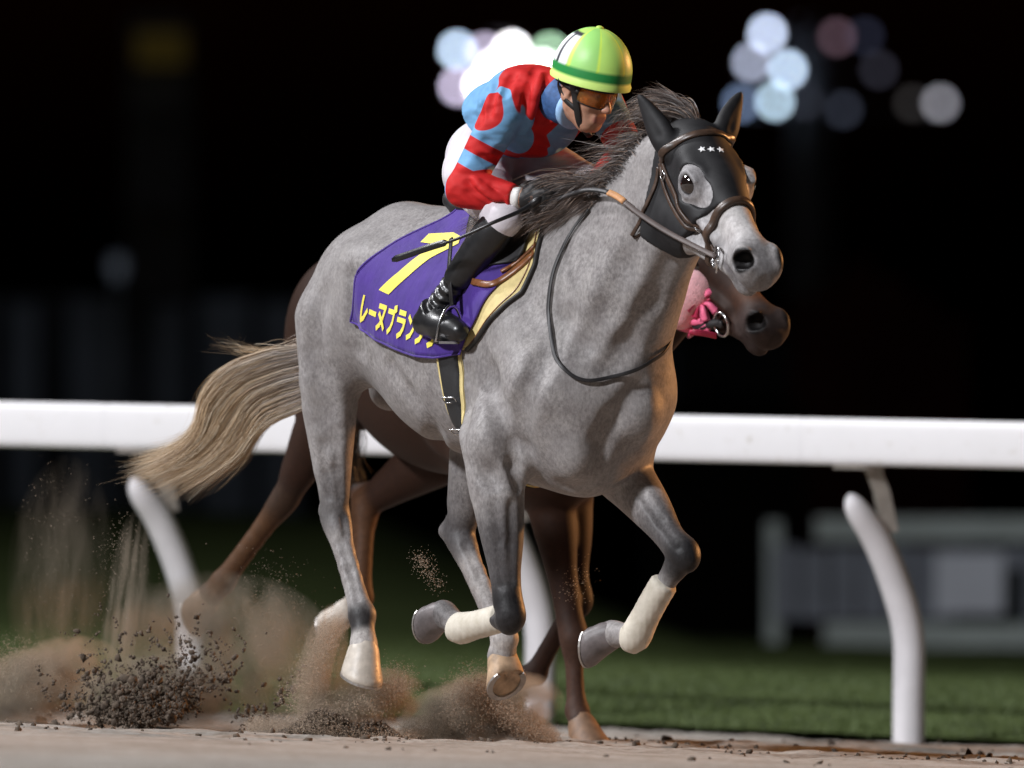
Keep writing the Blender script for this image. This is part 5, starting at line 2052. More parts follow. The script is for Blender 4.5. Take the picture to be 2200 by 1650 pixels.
# shorter strands end early
lenf = np.clip(rng.normal(0.76, 0.20, n_t), 0.32, 1.08)
fine = np.array([np.stack([np.interp(np.linspace(0, lf if lf <= 1 else 1, K), tt, c[:, q]) for q in range(3)], 1) for lf, c in zip(lenf, curves)])
# a few flyaway wisps on top
nw = 60
wisp = np.array([resample([at(782, 640, 0.60), at(720, 695, 0.76), at(650 + rng.normal(0, 8), 738 + rng.normal(0, 10), 0.86), at(575 + rng.normal(0, 12), 752 + rng.normal(0, 9), 0.92), at(530 + rng.normal(0, 14), 752 + rng.normal(0, 8), 0.95), at(490 + rng.normal(0, 24), 738 + rng.normal(0, 14), 0.98)], K) for _ in range(nw)])
fine = np.concatenate([fine, wisp])
N_ = len(fine)
base = np.where(rng.random((N_, 1)) < 0.45, np.array([[0.50, 0.35, 0.20]]), np.where(rng.random((N_, 1)) < 0.5, np.array([[0.62, 0.52, 0.38]]), np.array([[0.30, 0.19, 0.10]])))
root_c = np.array([0.30, 0.27, 0.26])
tw = np.interp(tt, [0, 0.34, 0.6, 1], [0, 0.15, 0.9, 0.9])[None, :, None]
cols = root_c * (1 - tw) + base[:, None, :] * tw
cols = cols * rng.uniform(0.85, 1.3, (N_, 1, 1))
strands("tail", fine, rng.uniform(0.00045, 0.0009, N_), cols, grey, m_hair)
# the dock
V, F = sweep(spline([G(-0.60, 0, 1.52), G(-0.70, 0, 1.46), lerp(TG[2][2], TG[0][3], 0.5), TG[2][5]], 12), circ(1.0, 12), up=(0, 0, 1), scale=[0.05, 0.048, 0.045, 0.04, 0.036, 0.032, 0.028, 0.024, 0.02, 0.016, 0.012, 0.008, 0.006, 0.005, 0.004, 0.004][:len(spline([G(-0.60, 0, 1.52), G(-0.70, 0, 1.46), TG[2][3], TG[2][5]], 12))])
m_dock = simple("tail_dock", (0.25, 0.22, 0.20), 0.6)
mesh_obj("tail_dock", V, F, m_dock, grey)

# ---- mane along the crest
n_m = 8500
t_m = np.where(rng.random(n_m) < 0.55, rng.random(n_m), 0.5 + 0.5 * rng.random(n_m))
crest = spline([GH(-0.005, 0, 0.0), GH(-0.06, 0, -0.075), G(0.86, 0.065, 1.80), G(0.74, 0.045, 1.72), G(0.60, 0.02, 1.66), G(0.46, 0, 1.66), G(0.36, 0, 1.68)], 120)
K2 = 14
s2 = np.linspace(0, 1, K2)
curves = np.zeros((n_m, K2, 3))
clumps = rng.uniform(0, 1, 90)
cid = np.argmin(np.abs(t_m[:, None] - clumps[None, :]), axis=1)
cl_rand = rng.normal(0, 1, (90, 8))
back = -G.Fv
for i in range(n_m):
    t = t_m[i]
    r0 = crest[int(np.interp(t, [0, 1], [0, len(crest) - 1]))]
    c = cl_rand[cid[i]]
    j = rng.normal(0, 1, 6)
    side_ = -G.Lv * (np.interp(t, [0, 0.3, 1], [0.2, 0.45, 0.95]) + 0.3 * c[0] + 0.12 * j[0])
    up0 = np.interp(t, [0, 0.18, 0.5, 1.0], [1.5, 1.5, 1.0, 0.25]) + 0.25 * c[1] + 0.10 * j[1]
    ln_ = np.interp(t, [0, 0.2, 0.5, 0.8, 1.0], [0.14, 0.21, 0.25, 0.28, 0.24]) * (1 + 0.22 * c[2] + 0.12 * j[2])
    d0 = unit(up0 * G.Zv + side_ + back * (0.55 + 0.15 * c[3]) + 0.10 * j[3] * G.Lv)
    d1 = unit(back * (1.0 + 0.2 * c[4]) + side_ * 0.9 + (np.interp(t, [0, 0.25, 0.6, 1], [0.45, 0.0, -0.35, -0.45]) + 0.28 * c[5] + 0.12 * j[4]) * G.Zv)
    d2 = unit(back * 0.7 + side_ * 0.6 + (np.interp(t, [0, 0.3, 1], [-0.25, -0.9, -0.6]) + 0.35 * c[6] + 0.2 * j[5]) * G.Zv)
    p = r0 + 0.008 * rng.normal(0, 1, 3) - 0.012 * G.Zv
    for k in range(K2):
        curves[i, k] = p
        s = s2[k]
        d = d0 * (1 - s) ** 2 + d1 * 2 * s * (1 - s) + d2 * s ** 2
        d = unit(d + 0.10 * np.array([math.sin(9 * s + c[7] * 3), math.cos(11 * s + c[6] * 3), math.sin(13 * s + c[5])]) * s)
        p = p + d * ln_ / (K2 - 1)
# hair lies outside the neck
flatc = curves.reshape(-1, 3)
for q in range(len(flatc)):
    if q % K2 < 2:
        continue
    h_, n_, ii_, dd = GBVH.find_nearest(Vector(flatc[q]), 0.06)
    if h_ is not None:
        sd = (Vector(flatc[q]) - h_).dot(n_)
        if sd < 0.006:
            flatc[q] = np.array(h_) + np.array(n_) * (0.006 + 0.012 * (q % 7) / 7)
curves = flatc.reshape(n_m, K2, 3)
sel = rng.random((n_m, 1))
base = np.where(sel < 0.62, np.array([[0.045, 0.040, 0.040]]), np.where(sel < 0.86, np.array([[0.11, 0.095, 0.088]]), np.array([[0.24, 0.17, 0.13]])))
tip = base * 1.3 + np.array([0.05, 0.025, 0.012])  # warm light on the hair ends painted into the tip colour
wt = (s2 ** 1.5)[None, :, None]
cols = (base[:, None, :] * (1 - wt) + tip[:, None, :] * wt) * rng.uniform(0.7, 1.3, (n_m, 1, 1))
strands("mane", curves, rng.uniform(0.0006, 0.0011, n_m), cols, grey, m_hair)

# ---- reins
reins = empty("reins", at(1320, 430, -0.7), "brown rein with tan rubber grip running from the bit to the jockey's gloves", "reins")
for q, hand_ in ((-1, J['rh']), (1, J['lh'])):
    a_ = ring_pts[q]
    b_ = GH(0.20, q * 0.17, -0.28)
    if q < 0:
        ctrl = [a_, at(1440, 502, -0.93), at(1372, 458, -0.84), at(1318, 418, -0.74), at(1262, 408, -0.64), at(1205, 425, -0.54), hand_ + np.array([0.04, -0.01, 0.0])]
    else:
        ctrl = [a_, GH(0.26, 0.17, -0.24), G(0.80, 0.20, 1.78), G(0.62, 0.16, 1.76), hand_ + np.array([0.02, 0, 0])]
    P_ = spline(ctrl, 60)
    n_ = len(P_)
    nn = np.tile(unit(np.array([-0.30, -0.75, 0.55])) if q < 0 else unit(np.array([0.4, 0.2, 0.9])), (n_, 1))
    i1, i2 = int(n_ * 0.42), int(n_ * 0.53)
    strap(P_[:i1 + 1].copy(), nn[:i1 + 1].copy(), 0.017, 0.004, m_rein, reins, "rein_leather", 0)
    strap(P_[i1:i2 + 1].copy(), nn[i1:i2 + 1].copy(), 0.021, 0.006, m_tan, reins, "rein_grip", 0)
    strap(P_[i2:].copy(), nn[i2:].copy(), 0.016, 0.005, m_rubber, reins, "rein_end", 0)
# slack loop of the neck strap hanging over the shoulder and breast
loop = empty("neck_strap", at(1200, 700, -0.6), "black strap hanging in a loop over the grey horse's shoulder and breast", "strap")
pts, nn = [], []
for q in spline([(1270, 452, 0), (1240, 490, 0), (1214, 535, 0), (1192, 590, 0), (1182, 660, 0), (1186, 730, 0), (1204, 785, 0), (1245, 816, 0), (1300, 815, 0), (1360, 795, 0), (1405, 768, 0), (1424, 752, 0)], 80):
    h_, n_ = cast(GBVH, q[0], q[1])
    if h_ is None:
        continue
    pts.append(h_ + 0.010 * n_)
    nn.append(n_)
loc = G.local(pts[-1])
for (f_, l_, z_) in ((0.76, 0.20, 1.30), (0.70, 0.24, 1.36), (0.62, 0.24, 1.44), (0.54, 0.22, 1.54), (0.48, 0.18, 1.62), (0.44, 0.12, 1.70)):
    h_, n_ = surf(GBVH, G(f_, l_, z_), 0.0)
    pts.append(h_ + 0.012 * n_)
    nn.append(n_)
NP = len(pts)
pts = np.array(pts)
strap(pts, np.array(nn), 0.012, 0.002, m_rubber, loop, "strap", 0.002)

# ================================================================== THE BAY HORSE BEHIND
BY = 2.1
B = Frame(at(976, 1590, BY) * np.array([1, 1, 0]) + np.array([0, 0, -0.03]), 54)
BH = HeadFrame(at(1490, 452, BY - 0.85), (0.45, -0.66, -0.60), (0.86, 0.50, 0.02), 1.02)
BL = {
    'hindA': dict(hip=at(740, 740, BY + 0.42), stifle=at(705, 900, BY + 0.40), hock=at(612, 1072, BY + 0.52), fetlock=at(478, 1252, BY + 0.66), coronet=at(447, 1284, BY + 0.70), down=(-0.6, 0.4, -0.3), toe=(-0.2, 0.2, -1), hs=1.15),
    'hindB': dict(hip=at(850, 760, BY + 0.55), stifle=at(935, 985, BY + 0.30), hock=at(785, 1085, BY + 0.48), fetlock=at(775, 1285, BY + 0.40), coronet=at(735, 1322, BY + 0.46), down=(-0.85, 0.3, -0.15), toe=(0, 0.2, -1), hs=1.1),
    'foreA': dict(root=at(1150, 930, BY - 0.40), elbow=at(1168, 1010, BY - 0.42), knee=at(1232, 1372, BY - 0.48), fetlock=at(1240, 1528, BY - 0.50), coronet=at(1250, 1556, BY - 0.54), down=(0.15, -0.25, -1), toe=(0.57, -0.82, 0), hs=1.15),
    'foreB': dict(root=at(1230, 930, BY - 0.28), elbow=at(1215, 1040, BY - 0.30), knee=at(1240, 1290, BY - 0.38), fetlock=at(1150, 1448, BY - 0.24), coronet=at(1112, 1458, BY - 0.18), down=(-0.8, 0.5, 0.1), toe=(0, 0.2, -1), hs=1.1),
}
_bf = Field(at(330, 300, BY) * np.array([1, 0, 0]) + np.array([0, BY - 1.6, 0.0]), np.array([1.15, BY + 1.1, 2.1]), 0.0105)
torso(_bf, B)
neck(_bf, B, [B(0.34, 0, 1.30), B(0.52, 0.01, 1.42), B(0.72, 0.03, 1.52), B(0.90, 0.05, 1.58), BH(0.05, 0, -0.13)], [0.27, 0.24, 0.18, 0.14, 0.10], B.Lv)
_bf.cap(B(0.64, 0.02, 1.12), BH(0.14, 0, -0.24), 0.13, 0.075, 0.10)
head(_bf, BH)
for k_, sd in (('foreA', -1), ('foreB', 1)):
    foreleg(_bf, B, BL[k_]['elbow'], BL[k_]['knee'], BL[k_]['fetlock'], BL[k_]['coronet'], sd, BL[k_]['root'])
for k_, sd in (('hindA', -1), ('hindB', 1)):
    hindleg(_bf, B, BL[k_]['stifle'], BL[k_]['hock'], BL[k_]['fetlock'], BL[k_]['coronet'], sd, BL[k_]['hip'])
for q in (-1, 1):
    ear(_bf, BH(-0.01, q * 0.06, -0.03), BH(-0.15, q * 0.09, -0.02), BH.C)
V, Q = _bf.mesh(2)
BBVH = bvh_of(V, Q)
m_bay, nt, b = new_mat("bay_coat")
c1 = mix(nt, 1.0, attr(nt, "coat").outputs["Color"], ramp(nt, noise(nt, 60, 4, 0.6), [(0.3, (0.75, 0.75, 0.75)), (0.7, (1.1, 1.1, 1.1))]), 'MULTIPLY')
nt.links.new(c1, b.inputs["Base Color"])
b.inputs["Roughness"].default_value = 0.65
b.inputs["Specular IOR Level"].default_value = 0.2
bay = empty("bay_racehorse", (B.O[0], B.O[1], float(ground_z(B.O[0], BY))), "dark bay racehorse half hidden behind the grey horse", "horse")
bb = mesh_obj("body", V, Q, m_bay, bay)
BK = (0.018, 0.013, 0.011)
set_attr(bb, "coat", dark_nostrils(spots(V, (0.024, 0.0095, 0.005), [
    (BH(0.56, 0, -0.09), 0.10, (0.045, 0.034, 0.032), 0.9),
    (BH(0.556, -0.038, -0.054), 0.040, (0.006, 0.005, 0.005), 1.0),
    (BH(0.42, 0.02, -0.02), 0.07, (0.12, 0.05, 0.025), 0.6),
    ((BL['hindA']['hock'], BL['hindA']['fetlock']), 0.06, (0.085, 0.040, 0.017), 0.8),
    (BL['hindA']['hock'], 0.08, BK, 0.6),
    ((BL['hindB']['hock'], BL['hindB']['fetlock']), 0.06, (0.10, 0.045, 0.02), 0.7),  # orange light on this lower leg painted into the coat
    (BL['hindB']['coronet'], 0.09, (0.55, 0.50, 0.44), 0.9),
    ((BL['foreA']['knee'], BL['foreA']['fetlock']), 0.06, (0.06, 0.030, 0.02), 0.8),
    (BL['foreB']['knee'], 0.10, BK, 0.7),
]), V, BH), 'FLOAT_COLOR')
m_hoofB = simple("bay_hoof", (0.16, 0.09, 0.05), 0.6, 0.3)
for k_ in BL:
    hoof("hoof", BL[k_]['coronet'], BL[k_]['down'], BL[k_]['toe'], m_hoofB if k_ != 'hindB' else m_hoofL, bay, m_shoe, BL[k_]['hs'])
for q in (-1, 1):
    ball(BH(0.222, q * 0.090, -0.060), 0.028, m_eye, bay, "eye")
# its black tail streaming behind and short black mane
n_b = 700
g0 = [B(-0.66, 0, 1.46), B(-0.74, 0.04, 1.38), B(-0.78, 0.08, 1.24), B(-0.80, 0.11, 1.06), B(-0.82, 0.14, 0.88)]
cu = np.array([resample([p + rng.normal(0, 0.010 + 0.006 * i, 3) for i, p in enumerate(g0)], 14) for _ in range(n_b)])
strands("tail", cu, np.full(n_b, 0.002), np.full((n_b, 14, 3), 0.02) * rng.uniform(0.5, 1.6, (n_b, 1, 1)), bay, m_hair)
cu = []
for _ in range(900):
    t = rng.random()
    r0 = lerp(BH(-0.01, 0, -0.02), B(0.42, 0, 1.66), t) + rng.normal(0, 0.008, 3)
    cu.append(resample([r0, r0 + 0.05 * G.Zv - 0.05 * B.Fv, r0 - 0.12 * B.Fv + rng.normal(0, 0.02, 3), r0 - 0.18 * B.Fv - 0.05 * G.Zv + rng.normal(0, 0.03, 3)], 9))
strands("mane", np.array(cu), np.full(900, 0.0018), np.full((900, 9, 3), 0.02), bay, m_hair)

# pink gear on its head
m_pink = simple("pink_cloth", (0.85, 0.16, 0.30), 0.6, 0.15, 30, 0.2, 0.003)
m_palepink = simple("pale_pink_sheepskin", (0.85, 0.45, 0.48), 0.95, 0.15, 60, 0.6, 0.006, sheen=0.5)
m_crimson = simple("crimson_ribbon", (0.50, 0.03, 0.09), 0.5, 0.2, 30, 0.2, 0.003)
pb = empty("bridle", at(1510, 660, BY - 1.3), "pink ribboned bridle with steel ring bit on the bay horse", "bridle")


def bcast(px, py, off=0.01):
    h_, n_ = cast(BBVH, px, py)
    if h_ is None:
        return at(px, py, BY - 1.25), np.array([0, -1.0, 0])
    return h_ + off * n_, n_


_pf = Field(at(1350, 780, BY) * np.array([1, 0, 1]) + np.array([0, BY - 1.75, 0]), at(1620, 500, BY) * np.array([1, 0, 1]) + np.array([0, BY - 0.7, 0]), 0.006)
pc, pn = bcast(1482, 628)
pc2, _ = bcast(1455, 600)
_pf.cap(pc2, pc, 0.065, 0.090, 0.03)
pc3, _ = bcast(1468, 668)
_pf.cap(pc, pc3, 0.085, 0.060, 0.03)
V, Q = _pf.mesh(2)
mesh_obj("cheek_roll", V, Q, m_palepink, pb)
for (pl, w_, mt, nm_) in (([(1395, 675), (1440, 684), (1490, 700), (1530, 698)], 0.030, m_pink, "noseband"), ([(1500, 696), (1535, 697), (1562, 694)], 0.024, m_rubber, "bit_strap"), ([(1450, 655), (1485, 682), (1520, 690)], 0.022, m_pink, "noseband_strap"), ([(1475, 712), (1510, 716), (1540, 722)], 0.020, m_crimson, "ribbon_tail"), ([(1400, 560), (1440, 620), (1490, 676)], 0.02, m_rubber, "cheekpiece")):
    pp, nn = [], []
    for q in spline([(x, y, 0) for x, y in pl], 16):
        h_, n_ = bcast(q[0], q[1], 0.012)
        pp.append(h_)
        nn.append(n_)
    strap(np.array(pp), np.array(nn), w_, 0.010, mt, pb, nm_, 0.004)
# bow: crumpled ribbon loops and tails
rc, rn = bcast(1522, 652, 0.035)
for k, (a_, ln_) in enumerate(((0.15, 0.075), (0.75, 0.055), (-0.45, 0.06), (2.4, 0.055), (3.5, 0.05), (-1.3, 0.06), (-1.9, 0.05))):
    d_ = np.array([math.cos(a_), -0.25 * (k % 3), math.sin(a_)])
    P_ = spline([rc, rc + d_ * ln_ * 0.5 + np.array([0, -0.018, 0.012]), rc + d_ * ln_], 10)
    V, F = sweep(P_, [(-0.018, -0.0015), (0, 0.006), (0.018, -0.0015), (0, 0.003)], up=np.array([0.2 * math.sin(k), -1.0, 0.3]), scale=list(np.linspace(0.35, 1.0, len(P_))))
    mesh_obj("bow_loop", V, F, m_pink if k % 3 else m_crimson, pb)
rr, rn = bcast(1560, 694, 0.02)
u1 = unit(np.array([1.0, 0.2, 0]) - np.array([1.0, 0.2, 0]).dot(rn) * rn)
ring(rr, u1, np.cross(rn, u1), 0.040, 0.005, "bit_ring", pb, m_steel)

# ================================================================== FAR BACKGROUND
def box(name, c_, size, mat, parent=None, rz=0.0, bevel=0.0):
    c_ = np.asarray(c_, float)
    sx, sy, sz = (q / 2 for q in size)
    ca_, sa_ = math.cos(rz), math.sin(rz)
    V = []
    for x in (-sx, sx):
        for y in (-sy, sy):
            for z in (-sz, sz):
                V.append(c_ + np.array([x * ca_ - y * sa_, x * sa_ + y * ca_, z]))
    F = [(0, 1, 3, 2), (4, 6, 7, 5), (0, 4, 5, 1), (2, 3, 7, 6), (0, 2, 6, 4), (1, 5, 7, 3)]
    o = mesh_obj(name, V, F, mat, parent, smooth=False)
    if bevel:
        m_ = o.modifiers.new("bevel", 'BEVEL')
        m_.width = bevel
        m_.segments = 2
    return o


m_mast = simple("mast_galvanised", (0.45, 0.45, 0.50), 0.6, 0.2, 2, 0.1, 0.01)
m_housing = simple("lamp_housing", (0.10, 0.10, 0.11), 0.5)
LY = 260.0
LK = (CAM_D + LY) / CAM_D * KPX


def lamp_mast(px, lamps, label):
    base = at(px, 1330, LY)
    base[2] = -0.4
    top_y = min(l[1] for l in lamps) - 30
    top = at(px, top_y, LY)
    r = empty("floodlight_mast", base, label, "floodlight")
    pts = [lerp(base, top, t) for t in np.linspace(0, 1, 12)]
    V, F = sweep([p + np.array([0, 0.9, 0]) for p in pts], circ(1.0, 16), up=(0, 1, 0), scale=list(np.linspace(0.75, 0.45, 12)))
    mesh_obj("mast", V, F, m_mast, r)
    for row in sorted(set(round(l[1] / 38) for l in lamps)):
        ls = [l for l in lamps if round(l[1] / 38) == row]
        x0, x1 = min(l[0] for l in ls) - 20, max(l[0] for l in ls) + 20
        x0, x1 = min(x0, px), max(x1, px)
        yy = sum(l[1] for l in ls) / len(ls)
        p0, p1 = at(x0, yy, LY), at(x1, yy, LY)
        box("crossarm", (p0 + p1) / 2 + np.array([0, 0.45, -0.1]), (p1[0] - p0[0], 0.22, 0.18), m_mast, r)
    for (x, y, col, st, d) in lamps:
        c_ = at(x, y, LY)
        rad = d / 2 * LK
        h_ = ball(c_ + np.array([0, 0.18, 0]), (rad * 1.18, 0.25, rad * 1.18), m_housing, r, "lamp_housing", 10)
        me_ = emit("lamp_glow", col, st)
        V = [c_ + np.array([0, -0.16, 0])] + [c_ + np.array([rad * math.cos(a_), -0.10, rad * math.sin(a_)]) for a_ in np.linspace(0, 2 * math.pi, 25)[:-1]]
        F = [(0, 1 + (k + 1) % 24, 1 + k) for k in range(24)]
        g_ = mesh_obj("lamp_glass", V, F, me_, r)
        V = [c_ + np.array([rad * 1.05 * math.cos(a_), -0.07, rad * 1.05 * math.sin(a_)]) for a_ in np.linspace(0, 2 * math.pi, 25)]
        V, F = sweep(V, circ(0.03, 6), up=(0, 1, 0), caps=False)
        mesh_obj("lamp_rim", V, F, m_housing, r)


BW, LAV, WH, GRN = (0.62, 0.78, 1.0), (0.80, 0.70, 0.95), (1.0, 0.98, 1.0), (0.62, 1.0, 0.66)
Q_ = 16.0
lamp_mast(1085, [(982, 108, BW, 0.75 * Q_, 24), (1042, 112, LAV, 0.45 * Q_, 24), (1100, 108, WH, 1.6 * Q_, 24), (1182, 112, GRN, 0.50 * Q_, 24), (1165, 148, WH, 1.4 * Q_, 24),
                 (984, 186, LAV, 0.55 * Q_, 24), (1036, 184, WH, 1.3 * Q_, 24), (1100, 176, WH, 1.4 * Q_, 24), (1062, 146, WH, 1.0 * Q_, 24), (1150, 200, WH, 1.0 * Q_, 24)],
          "bright white floodlight cluster blurred behind the jockey's back")
lamp_mast(1745, [(1648, 72, (0.66, 0.76, 1.0), 0.72 * Q_, 24), (1614, 134, (0.66, 0.72, 0.95), 0.36 * Q_, 24), (1692, 150, (0.62, 0.78, 1.0), 0.70 * Q_, 24), (1665, 218, (0.58, 0.78, 0.95), 0.56 * Q_, 24), (1592, 222, (0.40, 0.55, 0.90), 0.18 * Q_, 24),
                 (1798, 80, (0.70, 0.42, 0.55), 0.065 * Q_, 24), (1858, 78, (0.35, 0.40, 0.70), 0.022 * Q_, 24), (1730, 218, (0.5, 0.55, 0.75), 0.02 * Q_, 24), (1812, 236, (0.45, 0.52, 0.75), 0.028 * Q_, 24), (1888, 150, (0.5, 0.5, 0.7), 0.022 * Q_, 24), (1960, 222, (0.6, 0.55, 0.55), 0.018 * Q_, 24), (2020, 222, (0.75, 0.74, 0.84), 0.17 * Q_, 24)],
          "bluish floodlight cluster blurred in the dark above the horse's far ear")

# dark tower with a dim yellow sign on the left
m_tower = simple("tower_concrete", (0.52, 0.55, 0.63), 0.8, 0.2, 0.5, 0.1, 0.02)
m_sign = emit("sign_glow", (0.9, 0.62, 0.12), 0.018)
m_dim = emit("dim_lamp_glow", (0.55, 0.65, 0.85), 0.03)
TY = 120.0
tk = (CAM_D + TY) / CAM_D * KPX
tw_ = empty("tower", at(335, 1330, TY) * np.array([1, 1, 0]), "dark tower with a dim yellow sign near its top", "tower")
for k in range(6):
    z0, z1 = at(0, 30 + k * 210, TY)[2], at(0, 30 + (k + 1) * 210 - 10, TY)[2]
    box("wall_section", np.array([at(335, 0, TY)[0], TY + 2, (z0 + z1) / 2]), (130 * tk, 3.5, abs(z0 - z1)), m_tower, tw_)
    box("floor_band", np.array([at(335, 0, TY)[0], TY + 1.9, z1 - 0.05]), (140 * tk, 4.0, 0.09), m_tower, tw_)
sg = box("sign_panel", at(345, 104, TY) + np.array([0, 0.05, 0]), (105 * tk, 0.25, 70 * tk), m_sign, tw_)
box("sign_frame", at(345, 104, TY) + np.array([0, 0.16, 0]), (116 * tk, 0.2, 80 * tk), m_tower, tw_)
NY = 94.0
tk2 = (CAM_D + NY) / CAM_D * KPX
lampd = empty("lantern", at(252, 1330, NY) * np.array([1, 1, 0]), "dim bluish lantern on a thin post left of the tower", "lantern")
V, F = sweep([at(252, 1330, NY) * np.array([1, 1, 0]), at(252, 600, NY)], circ(0.03, 8), up=(0, 1, 0))
mesh_obj("post", V, F, m_girth, lampd)
V, F = sweep([at(252, 602, NY), at(252, 590, NY), at(252, 560, NY), at(252, 548, NY)], circ(1.0, 12), up=(0, 1, 0), scale=[0.05, 16 * tk2, 20 * tk2, 0.05])
mesh_obj("lantern_glass", V, F, m_dim, lampd)
ll = bpy.data.lights.new("lantern_light", 'POINT')
ll.energy = 22
ll.color = (0.75, 0.85, 1.0)
ll.shadow_soft_size = 0.1
lo_ = bpy.data.objects.new("lantern_light", ll)
COL.objects.link(lo_)
lo_.location = Vector(at(252, 575, NY) + np.array([0, -1.2, 0]))
lo_.parent = lampd
lo_.matrix_parent_inverse = Matrix.Translation(lampd.location).inverted()

# dark stand behind the rail on the left with upright panels
stand = empty("stand", at(260, 1330, 100) * np.array([1, 1, 0]), "dark stand with upright panels behind the rail on the left", "building")
sk = (CAM_D + 100) / CAM_D * KPX
for k, (x0, x1) in enumerate(((-160, -20), (20, 82), (150, 282), (318, 400), (432, 536), (560, 640))):
    z1 = at(0, 640 + 14 * (k % 2), 100)[2]
    box("panel", np.array([at((x0 + x1) / 2, 0, 100)[0], 100, z1 / 2 - 0.4]), ((x1 - x0) * sk, 0.4, z1 + 0.8), m_tower, stand)
z1 = at(0, 630, 100)[2]
box("back_wall", np.array([at(230, 0, 100)[0], 101.5, z1 / 2]), (900 * sk, 0.5, z1), m_housing, stand)

# low dark wall or parked truck body seen under the bay's chin
shed = empty("shed", at(1550, 1330, 90) * np.array([1, 1, 0]), "dark blue shed beyond the rail under the horses' muzzles", "shed")
m_shed = simple("shed_blue_sheet", (0.20, 0.22, 0.32), 0.7, 0.2, 1, 0.1, 0.02)
hk = (CAM_D + 90) / CAM_D * KPX
zt = at(0, 735, 90)[2]
zb = at(0, 860, 90)[2]
box("wall", np.array([at(1560, 0, 90)[0], 90, zb / 2 - 0.3]), (330 * hk, 4.0, zb + 0.4), m_housing, shed)
box("fascia", np.array([at(1565, 0, 90)[0], 89.8, (zt + zb) / 2]), (250 * hk, 4.4, zt - zb), m_shed, shed)

# barrier and boards beyond the turf on the right
FY = 44.0
fk = (CAM_D + FY) / CAM_D * KPX
m_board = simple("barrier_board", (0.26, 0.28, 0.33), 0.6, 0.2, 1.5, 0.1, 0.01)
m_brail = simple("barrier_rail", (0.50, 0.56, 0.54), 0.6, 0.15, 2, 0.1, 0.01)
m_pale = simple("pale_panel", (0.78, 0.81, 0.90), 0.5, 0.06, 2, 0.05, 0.01)
bar = empty("barrier", at(1950, 1400, FY), "grey crowd barrier beyond the grass on the right", "barrier")


def fbox(name, x0, y0, x1, y1, mat, parent, Y=FY, d=0.12):
    a_, b_ = at(x0, y1, Y), at(x1, y0, Y)
    return box(name, (a_ + b_) / 2, (b_[0] - a_[0], d, b_[2] - a_[2]), mat, parent)


fbox("top_rail", 1752, 1112, 2420, 1162, m_brail, bar, FY - 0.12, 0.10)
fbox("bottom_rail", 1770, 1338, 2420, 1392, m_brail, bar, FY - 0.12, 0.10)
for x in range(1660, 2420, 62):
    fbox("board", x, 1172 + (8 if (x // 62) % 2 else 0), x + 56, 1330, m_board, bar, FY, 0.06)
for x in (1645, 1905, 2175, 2400):
    fbox("upright", x, 1120, x + 34, 1500, m_brail, bar, FY + 0.12, 0.10)
pn_ = fbox("pale_panel", 2010, 1188, 2156, 1318, m_pale, None, FY - 0.35, 0.05)
pn_.name = "notice_board"
tag(pn_, "pale blank notice board fixed to the grey barrier on the right", "notice board")

# dark red timber hall far behind the rail on the right
m_red = simple("hall_red_timber", (0.24, 0.05, 0.04), 0.8, 0.3, 0.6, 0.1, 0.02)
hall = empty("hall", at(1900, 1330, 105) * np.array([1, 1, 0]), "dark red hall with upright boards behind the rail on the right", "building")
rk = (CAM_D + 105) / CAM_D * KPX
for k, (x0, x1) in enumerate(((1690, 1748), (1752, 1812), (1816, 1878), (1882, 1946), (1950, 2010), (2014, 2080))):
    z1 = at(0, 560 + 40 * abs(k - 2), 105)[2]
    box("wall_board", np.array([at((x0 + x1) / 2, 0, 105)[0], 105 + 0.05 * (k % 2), z1 / 2 - 0.4]), ((x1 - x0) * rk, 0.4, z1 + 0.8), m_red, hall)

# ================================================================== FLYING SAND
m_grain, nt, b = new_mat("sand_grain")
nt.links.new(attr(nt, "tint").outputs["Color"], b.inputs["Base Color"])
b.inputs["Roughness"].default_value = 0.95
b.inputs["Specular IOR Level"].default_value = 0.1
m_clod, nt, b = new_mat("damp_clod")
nt.links.new(ramp(nt, noise(nt, 60, 4), [(0.3, (0.040, 0.028, 0.020)), (0.7, (0.12, 0.088, 0.062))]), b.inputs["Base Color"])
b.inputs["Roughness"].default_value = 0.95
bump(nt, b, noise(nt, 300, 3), 0.5, 0.003)
TET = np.array([[1, 1, 1], [1, -1, -1], [-1, 1, -1], [-1, -1, 1]]) / math.sqrt(3)
TETF = np.array([[0, 1, 2], [0, 3, 1], [0, 2, 3], [1, 3, 2]])


def rand_rot(n):
    q = rng.normal(size=(n, 4))
    q /= np.linalg.norm(q, axis=1)[:, None]
    w, x, y, z = q.T
    return np.stack([np.stack([1 - 2 * (y * y + z * z), 2 * (x * y - w * z), 2 * (x * z + w * y)], -1),
                     np.stack([2 * (x * y + w * z), 1 - 2 * (x * x + z * z), 2 * (y * z - w * x)], -1),
                     np.stack([2 * (x * z - w * y), 2 * (y * z + w * x), 1 - 2 * (x * x + y * y)], -1)], 1)


def grains(name, P, size, tint, label):
    keep = P[:, 2] > ground_z(P[:, 0], P[:, 1]) - 0.01
    P, size, tint = P[keep], size[keep], tint[keep]
    n = len(P)
    R = rand_rot(n)
    V = P[:, None, :] + size[:, None, None] * np.einsum('nij,kj->nki', R, TET)
    F = (np.arange(n)[:, None, None] * 4 + TETF[None]).reshape(-1, 3)
    o = mesh_obj(name, V.reshape(-1, 3), F, m_grain, smooth=False)
    set_attr(o, "tint", np.repeat(tint, 4, axis=0), 'FLOAT_COLOR')
    return tag(o, label, "sand", kind="stuff")


